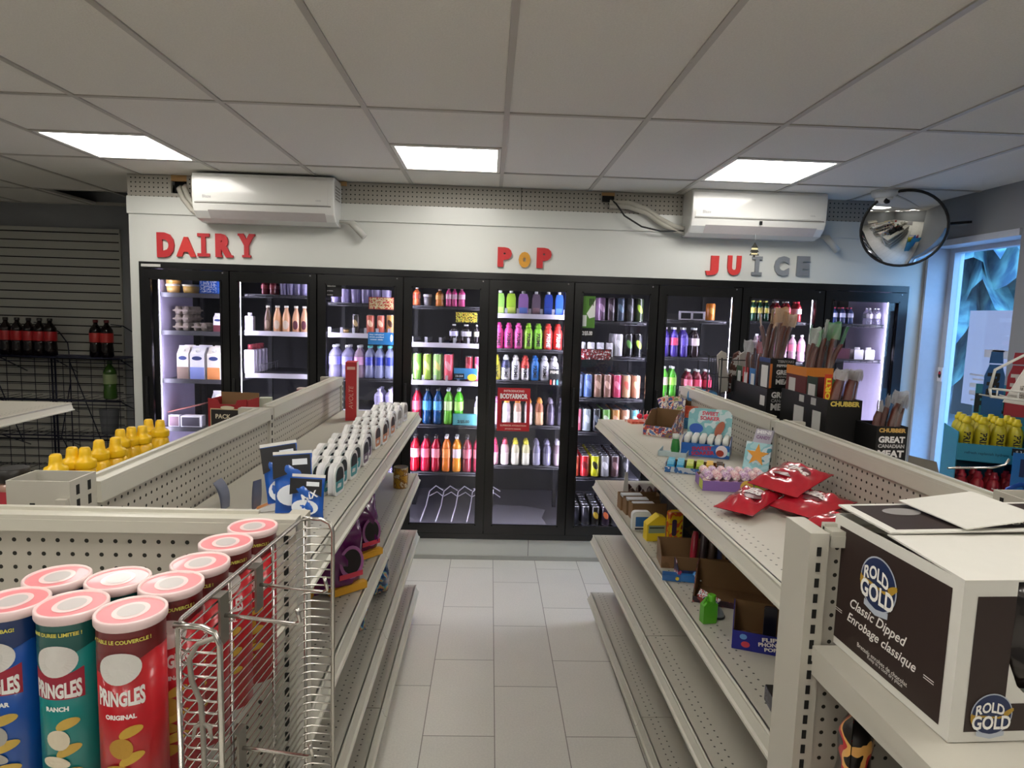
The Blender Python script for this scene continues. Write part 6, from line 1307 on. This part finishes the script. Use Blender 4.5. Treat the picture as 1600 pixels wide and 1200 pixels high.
# tray A: farther black tray with blue and orange cards
XA, YA = 1.30, 2.93
boxes_z = ZM+.0
riser = thing('black_riser', 'long black stand under the meat stick trays', 'stand', (1.335, 2.45, ZM+.001)); MB().box(-.055, .085, .0, .88, 0, .13).build('stand', m_bc, riser)
zt_ = ZM+.135
tA = mtray('black meat stick tray farther from the window, blue and orange cards', 1.315, 2.88, zt_, 0, .13, .44, .155, words=[('GREAT', 'f', .005, .128, .10, .028, '#e8e6e4'), ('CANADIAN', 'f', .005, .102, .10, .016, '#9a9896'), ('MEAT', 'f', .005, .074, .10, .032, '#e8e6e4')], cards=[('s', .37, .42, .075, .12, '#d8d8d4')])
tA2 = mtray('black inner tray with tall header behind the farther meat tray', 1.322, 2.90, zt_+.156, 0, .115, .12, .135, words=[('TERIYAKI', 'f', .012, .122, .075, .012, '#a8a6a4'), ('PEPPERONI', 'f', .012, .103, .08, .012, '#d8d6d4'), ('GREAT', 'f', .012, .073, .08, .022, '#e8e6e4'), ('CANADIAN', 'f', .012, .053, .08, .011, '#9a9896'), ('MEAT', 'f', .012, .030, .08, .024, '#e8e6e4')], cards=[('s', .0, .12, .115, .135, '#24386c'), ('f', -.0575, -.047, .0, .11, '#c8702c'), ('s', .03, .10, .0, .10, '#d8d8d4')])
for k, c in enumerate(('#2c6ca8', '#a8242c', '#2c4c34')): small('flavour_card', '%s flavour card with white label on the farther tray' % ['blue', 'red', 'dark green'][k], 'card', (1.262, 3.09+.085*k, zt_+.13), [('card', MB().box(0, .002, -.035, .03, 0, .10), paper(c)), ('label_patch', MB().box(-.001, 0, -.03, .01, .01, .075), paper('#d4d6d6'))])
rn = random.Random(8)
for k in range(8):
    stick(1.28+.08*rn.random(), 2.92+.09*rn.random(), zt_+.16, .32+.04*rn.random(), rn.uniform(-.10, .10), rn.uniform(0, 6), 'long brown meat stick with amber wrapper top, %s in the farther tray' % ORD[k+1], 'meat sticks in the farther tray', top=['#d0a070', '#dcc0a0', '#c8a888'][k % 3])
for k in range(8):
    stick(1.28+.09*rn.random(), 3.06+.22*rn.random(), zt_+.03, .30+.05*rn.random(), rn.uniform(-.25, .10), rn.uniform(-.6, .6), 'shorter meat stick with grey wrapper behind the amber ones, %s' % ORD[k+1], 'meat sticks with grey wrappers', top=['#c4c6c8', '#b8bcc0', '#a8343c'][k % 3])
# tray B: nearer black tray
tB = mtray('black meat stick tray nearer the window, gold lettering on its front', 1.365, 2.44, zt_, 0, .135, .40, .165, words=[('CHUBBER', 'f', .0, .150, .115, .020, '#d8c05c')], cards=[('s', .13, .215, .015, .11, '#c8c8c4'), ('s', .29, .355, .035, .11, '#c8c8c4'), ('s', .17, .21, .13, .158, '#b8b8b4'), ('s', .27, .31, .13, .158, '#b8b8b4')])
small('flavour_sleeve', 'orange and dark red card sleeve around the tall sticks', 'card', (1.305, 2.70, zt_+.07), [('sleeve', MB().box(0, .11, -.06, -.057, 0, .20, 0).box(0, .002, -.057, .12, 0, .20, 0), paper('#5c1c1c')), ('orange_band', MB().box(-.001, .111, -.061, -.056, .165, .202).box(-.001, .003, -.056, .121, .165, .202), paper('#d07c24')), ('label_patch', MB().box(-.0015, -.001, .03, .09, .04, .15), paper('#c8c8c4'))])
small('flavour_sleeve', 'dark green card sleeve beside the orange banded one', 'card', (1.305, 2.575, zt_+.06), [('sleeve', MB().box(0, .002, -.03, .055, 0, .18, 0), paper('#1c3424')), ('label_patch', MB().box(-.0008, 0, -.015, .04, .04, .15), paper('#c8c8c4'))])
for k in range(10):
    stick(1.32+.09*rn.random(), 2.67+.13*rn.random(), zt_+.05, .36+.05*rn.random(), rn.uniform(-.22, .16), rn.uniform(-.8, .8), 'long brown meat stick with green wrapper top, %s in the nearer tray' % ORD[k+1], 'meat sticks with green wrapper tops', top=['#4c9c5c', '#c8d4cc', '#8cc49c'][k % 3])
for k in range(4):
    stick(1.325+.030*k, 2.475+.03*(k % 2), zt_+.05, .225, rn.uniform(-.08, .08), 0, 'thick short sausage in clear film, %s along the nearer tray' % ORD[k+1], 'thick short sausages', top='#c8c8c8', r=.017, wrap=mat('sausage_red', '#6c2c1c', .4, noise=.25, scale=40))
t = small('snack_stick_pack', 'narrow orange and yellow snack stick pack with upright writing', 'pack', (1.312, 2.475, zt_+.10), [('pack', MB().box(-.014, .014, 0, .004, 0, .16), printed('shortie', ['#c8401c', '#d8601c', '#b8341c'], 10)), ('side_strip', MB().box(.014, .026, .001, .004, 0, .14), paper('#3c5c2c'))])
tb = MB(); text(tb, 'SHORTI', plane_fn((0, -.001, .08), (0, 0, 1), (-1, 0, 0)), both=(.13, .020), bold=.05); tb.build('lettering', paper('#e8d03c'), t)
small('black_block', 'plain black box behind the lettered meat box', 'box', (1.47, 2.48, ZM+.001), [('box', MB().box(-.03, .05, 0, .2, 0, .15), m_bc)])
# tray C: red and black box in front
tC = mtray('black box with large white lettering and gold strip by the window', 1.47, 2.30, ZM+.055, 0, .115, .14, .17, words=[('CHUBBER', 'f', .0, .156, .10, .016, '#d0a85c'), ('GREAT', 'f', 0, .122, .098, .024, '#e8e6e4'), ('CANADIAN', 'f', 0, .098, .098, .014, '#b8b4b2'), ('MEAT', 'f', 0, .070, .098, .026, '#e8e6e4')], cards=[('f', -.056, .056, .002, .045, '#7c1820')])
small('black_block', 'low black block under the lettered meat box', 'box', (1.47, 2.30, ZM+.001), [('box', MB().box(-.055, .055, 0, .14, 0, .052), m_bc)])
for k in range(5): stick(1.435+.018*k, 2.35+.02*(k % 2), ZM+.07, .24+.02*(k % 3), rn.uniform(-.15, .2), rn.uniform(-.5, .5), 'dried meat piece in clear film, %s in the lettered box' % ORD[k+1], 'dried meat in the lettered box', top='#c4c6ca', r=.013)
small('red_bag_heap', 'flat red packet lying beside the lettered black box', 'bag', (1.50, 2.12, ZM+.001), [('bag', pillow(.12, .16, .04, 77), mat('red_film', '#b3202f', .22))], rot=(radians(-80), 0, .2))
small('grey_divider_card', 'grey angled card with a thin wire beside the lettered box', 'card', (1.54, 2.30, ZM+.001), [('card', MB().prism([(0, .02), (.13, .0), (.10, .10), (.0, .12)], 0, .003), mat('grey_acrylic', '#77736a', .3)), ('wire', MB().tube([(0, -.002, .01), (.13, -.004, .005), (.155, -.004, .02)], .002, 6), m_chr)], -.1)
# small black wire basket beyond
wb = thing('wire_basket', 'black wire basket with jerky packs near the coolers', 'basket', (1.27, 3.28, ZM)); g = MB()
for zz in (.02, .22, .30, .39): g.tube([(-.09, 0, zz), (.12, 0, zz), (.12, .20, zz), (-.09, .20, zz)], .003, 6, closed=True)
for x, y in ((-.09, 0), (.12, 0), (.12, .2), (-.09, .2)): g.tube([(x, y, 0), (x, y, .40)], .004, 6)
for k in range(6): g.tube([(-.09+.042*k, 0, .22), (-.09+.042*k, 0, .39)], .002, 5); g.tube([(-.09, .04*k, .22), (-.09, .04*k, .39)], .002, 5)
g.build('wire_frame', mat('black_wire', '#0f0f10', .4), wb)
MB().box(-.03, .10, .003, .006, .23, .31).build('price_plate', m_bc, wb)
for k in range(6): small('jerky_pack', 'pale jerky pack standing in the black wire basket, %s' % ORD[k+1], 'pack', (1.22+.028*k, 3.33+.03*(k % 3), ZM+.22), [('pack', MB().prism([(-.025, 0), (.025, 0), (.027, .20), (.0, .215), (-.027, .195)], 0, .006), paper('#cfcac2') if k % 3 == 0 else printed('jerky', ['#4a2018', '#5c2c20', '#c8c4c0', '#b8b4b0'], 22))], rot=(0, radians(rn.uniform(-10, 16)), .2), group='jerky packs in the wire basket')
MB().lathe([(.05, 0), (.05, .12)], 16).build('jar', clearp('#707888', .5), thing('clear_jar', 'clear plastic jar below the black wire basket', 'jar', (1.30, 3.36, ZM+.03)))
# hook on the end of that run
small('display_hook', 'single chrome hook sticking out behind the candy run', 'hook', (1.22, 1.66, 1.42), [('hook', MB().tube([(0, 0, 0), (.12, 0, .004), (.155, 0, .012), (.165, 0, .028)], .003, 6), m_chr)])

# ------------------------------------------------------------------ drinks stand by the window
SX, SY = 2.45, 3.05
m_teal = mat('stand_teal_card', '#2f93b4', .45, noise=.03); m_blue = mat('stand_blue_card', '#1773c4', .4, noise=.03)
t = thing('cardboard_drinks_stand', 'teal and blue cardboard drinks stand by the window', 'display stand', (SX, SY, 0), -.42)
mb = MB(); sw, sd = .28, .30
for zz in (1.155, .89, .60): mb.box(-sw/2, sw/2, 0, sd, zz-.008, zz, 0)
mb.box(-sw/2, sw/2, -.004, 0, 1.14, 1.225, 0); mb.box(-sw/2, sw/2, -.004, 0, .83, .90, 0); mb.box(-sw/2, sw/2, -.004, 0, 0, .58, 0)
mb.box(-sw/2-.004, -sw/2, 0, sd, 0, 1.28, 0); mb.box(sw/2, sw/2+.004, 0, sd, 0, 1.32, 0); mb.box(-sw/2, sw/2, sd-.004, sd, 0, 1.22, 0)
mb.build('shelf_body', m_teal, t)
MB().box(.06, .40, -.10, -.096, 0, 1.215).build('side_panel', m_blue, t)
tb = MB(); text(tb, 'PRIME', plane_fn((.22, -.101, 1.145), (1, 0, 0), (0, 0, 1)), both=(.26, .085), bold=.05); tb.build('lettering', paper('#1a2a58'), t)
tb = MB(); text(tb, 'refresh replenish hydrate', plane_fn((-.02, -.0048, 1.18), (1, 0, 0), (0, 0, 1)), width=.18); tb.build('lettering', paper('#1c5c74'), t)
pc = MB().box(.08, .165, -.006, -.004, 1.185, 1.22); pc.build('price_patch', paper('#15181c'), t); tb = MB(); text(tb, '$ 3.49', plane_fn((.12, -.0064, 1.202), (1, 0, 0), (0, 0, 1)), width=.05); tb.build('lettering', paper('#d8d8d8'), t)
hdc = MB(); hdc.box(-.02, .34, sd-.003, sd, 1.20, 1.50, 0); hdc.build('header_board', m_teal, t)
tb = MB(); text(tb, 'PRIME', plane_fn((.13, sd-.0042, 1.40), (1, 0, 0), (0, 0, 1)), both=(.30, .10), bold=.05); tb.build('lettering', paper('#10222c'), t)
def bshape(c, x, tc):
    mb = MB(); w2, h2 = .09, .33
    mb.prism([(-w2/2, 0), (w2/2, 0), (w2/2, h2*.62), (w2*.32, h2*.78), (w2*.32, h2*.80), (-w2*.32, h2*.80), (-w2*.32, h2*.78), (-w2/2, h2*.62)], -.002, .002)
    mb.prism([(-w2*.34, h2*.82), (w2*.34, h2*.82), (w2*.28, h2), (-w2*.28, h2)], -.002, .002)
    o = mb.build('bottle_cutout', plastic(c), t, 'bottle shaped board'); o.location = (x, sd-.008, 1.34)
    tb = MB(); text(tb, 'PRI', plane_fn((x-.005, sd-.0115, 1.50), (0, 0, -1), (1, 0, 0)), both=(.12, .055), bold=.05); tb.build('lettering', paper(tc), t)
bshape('#1f64a8', .055, '#14181c'); bshape('#b42c3c', .155, '#e8e4e0')
Mz = Matrix.Rotation(-.42, 4, 'Z')
for a in range(4):
    for b in range(3):
        v = Mz @ Vector((-.102+a*.068, .045+b*.075, 0))
        put('sport', '#c9bc2c', '#c9bc2c', .062, .20, (SX+v.x, SY+v.y, 1.156), 'yellow sports bottle, %s along, %s row of the teal stand' % (ORD[a+1], ORD[b+1]), 'yellow bottles on the teal stand', rz=-.42, cap='#d8c424', up=False)
        if b < 2: put('sport', '#c0303c', '#c8b8b8', .062, .195, (SX+v.x, SY+v.y, .891), 'red sports bottle, %s along, %s row of the teal stand' % (ORD[a+1], ORD[b+1]), 'red bottles on the teal stand', rz=-.42, cap='#b82c3c', two=True, tc='#e8e4e2')
# blue wire basket standing in front
m_bl = mat('blue_wire', '#1450b0', .3, .2, noise=0)
wb = thing('wire_bin', 'blue wire bin in front of the cardboard drinks stand', 'bin', (2.33, 2.70, 0)); g = MB()
g.tube([(-.09, .0, .7), (-.09, 0, 1.04), (-.07, 0, 1.10), (-.02, 0, 1.12), (.45, 0, 1.12)], .010, 8); g.tube([(-.09, 0, 1.02), (-.09, .3, 1.02)], .008, 8)
g.build('rim', m_bl, wb); g = MB()
for k in range(6): g.tube([(.0+.09*k, 0, .1), (.0+.09*k, 0, 1.11)], .003, 5)
for k in range(10): g.tube([(-.08, 0, 1.0-.1*k), (.45, 0, 1.0-.1*k)], .003, 5)
g.tube([(-.09, 0, 0), (-.09, 0, .7)], .010, 8); g.tube([(.45, 0, 0), (.45, 0, 1.12)], .010, 8)
g.build('wire_grid', m_bl, wb)
# white card rack nearest the frame edge
wr_ = thing('white_wire_rack', 'white wire rack with printed air freshener cards near the window', 'rack', (1.80, 2.02, .10)); m_ww = mat('white_wire', '#cfcfca', .35, noise=0)
g = MB()
g.tube([(-.205, 0, 1.50), (-.195, 0, 1.56), (-.05, 0, 1.64), (.3, 0, 1.66)], .0045, 8); g.tube([(-.205, 0, 1.50), (-.20, 0, 1.475), (.3, -.0, 1.43)], .0045, 8); g.tube([(-.20, 0, 1.50), (.3, 0, 1.46)], .0035, 8)
g.tube([(.3, .0, 0), (.3, 0, 1.7)], .010, 8)
for k in range(7): g.tube([(-.18+.07*k, 0, 1.495-.006*k), (-.18+.07*k, 0, 1.472-.006*k), (-.16+.07*k, .1, 1.47)], .0025, 5)
g.build('wire_frame', m_ww, wr_)
mb = MB(); mb.prism([(-.14, 1.455), (.3, 1.40), (.3, 1.74), (-.02, 1.745), (-.03, 1.66)], .02, .024); mb.build('card_board', paper('#d6d2cc'), wr_)
k_ = MB()
for a in range(3):
    k_.box(-.015+a*.06, .035+a*.06, .018, .02, 1.655, 1.70, 0); k_.box(-.035+a*.06, .01+a*.06, .018, .02, 1.60, 1.625, 0); k_.box(-.09+a*.07, -.04+a*.07, .018, .02, 1.47, 1.51, 1)
k_.box(-.06, -.02, .0185, .02, 1.56, 1.57, 2); k_.box(-.02, .03, .018, .02, 1.53, 1.55, 3)
k_.build('printed_pictures', [printed('cardpics', ['#3c3836', '#6c6460', '#4c4846', '#8c8480'], 50), printed('foilpics', ['#8c8884', '#b8b0a8', '#6c6864', '#c8c0b8'], 50), paper('#2c3454'), paper('#c84c54')], wr_)
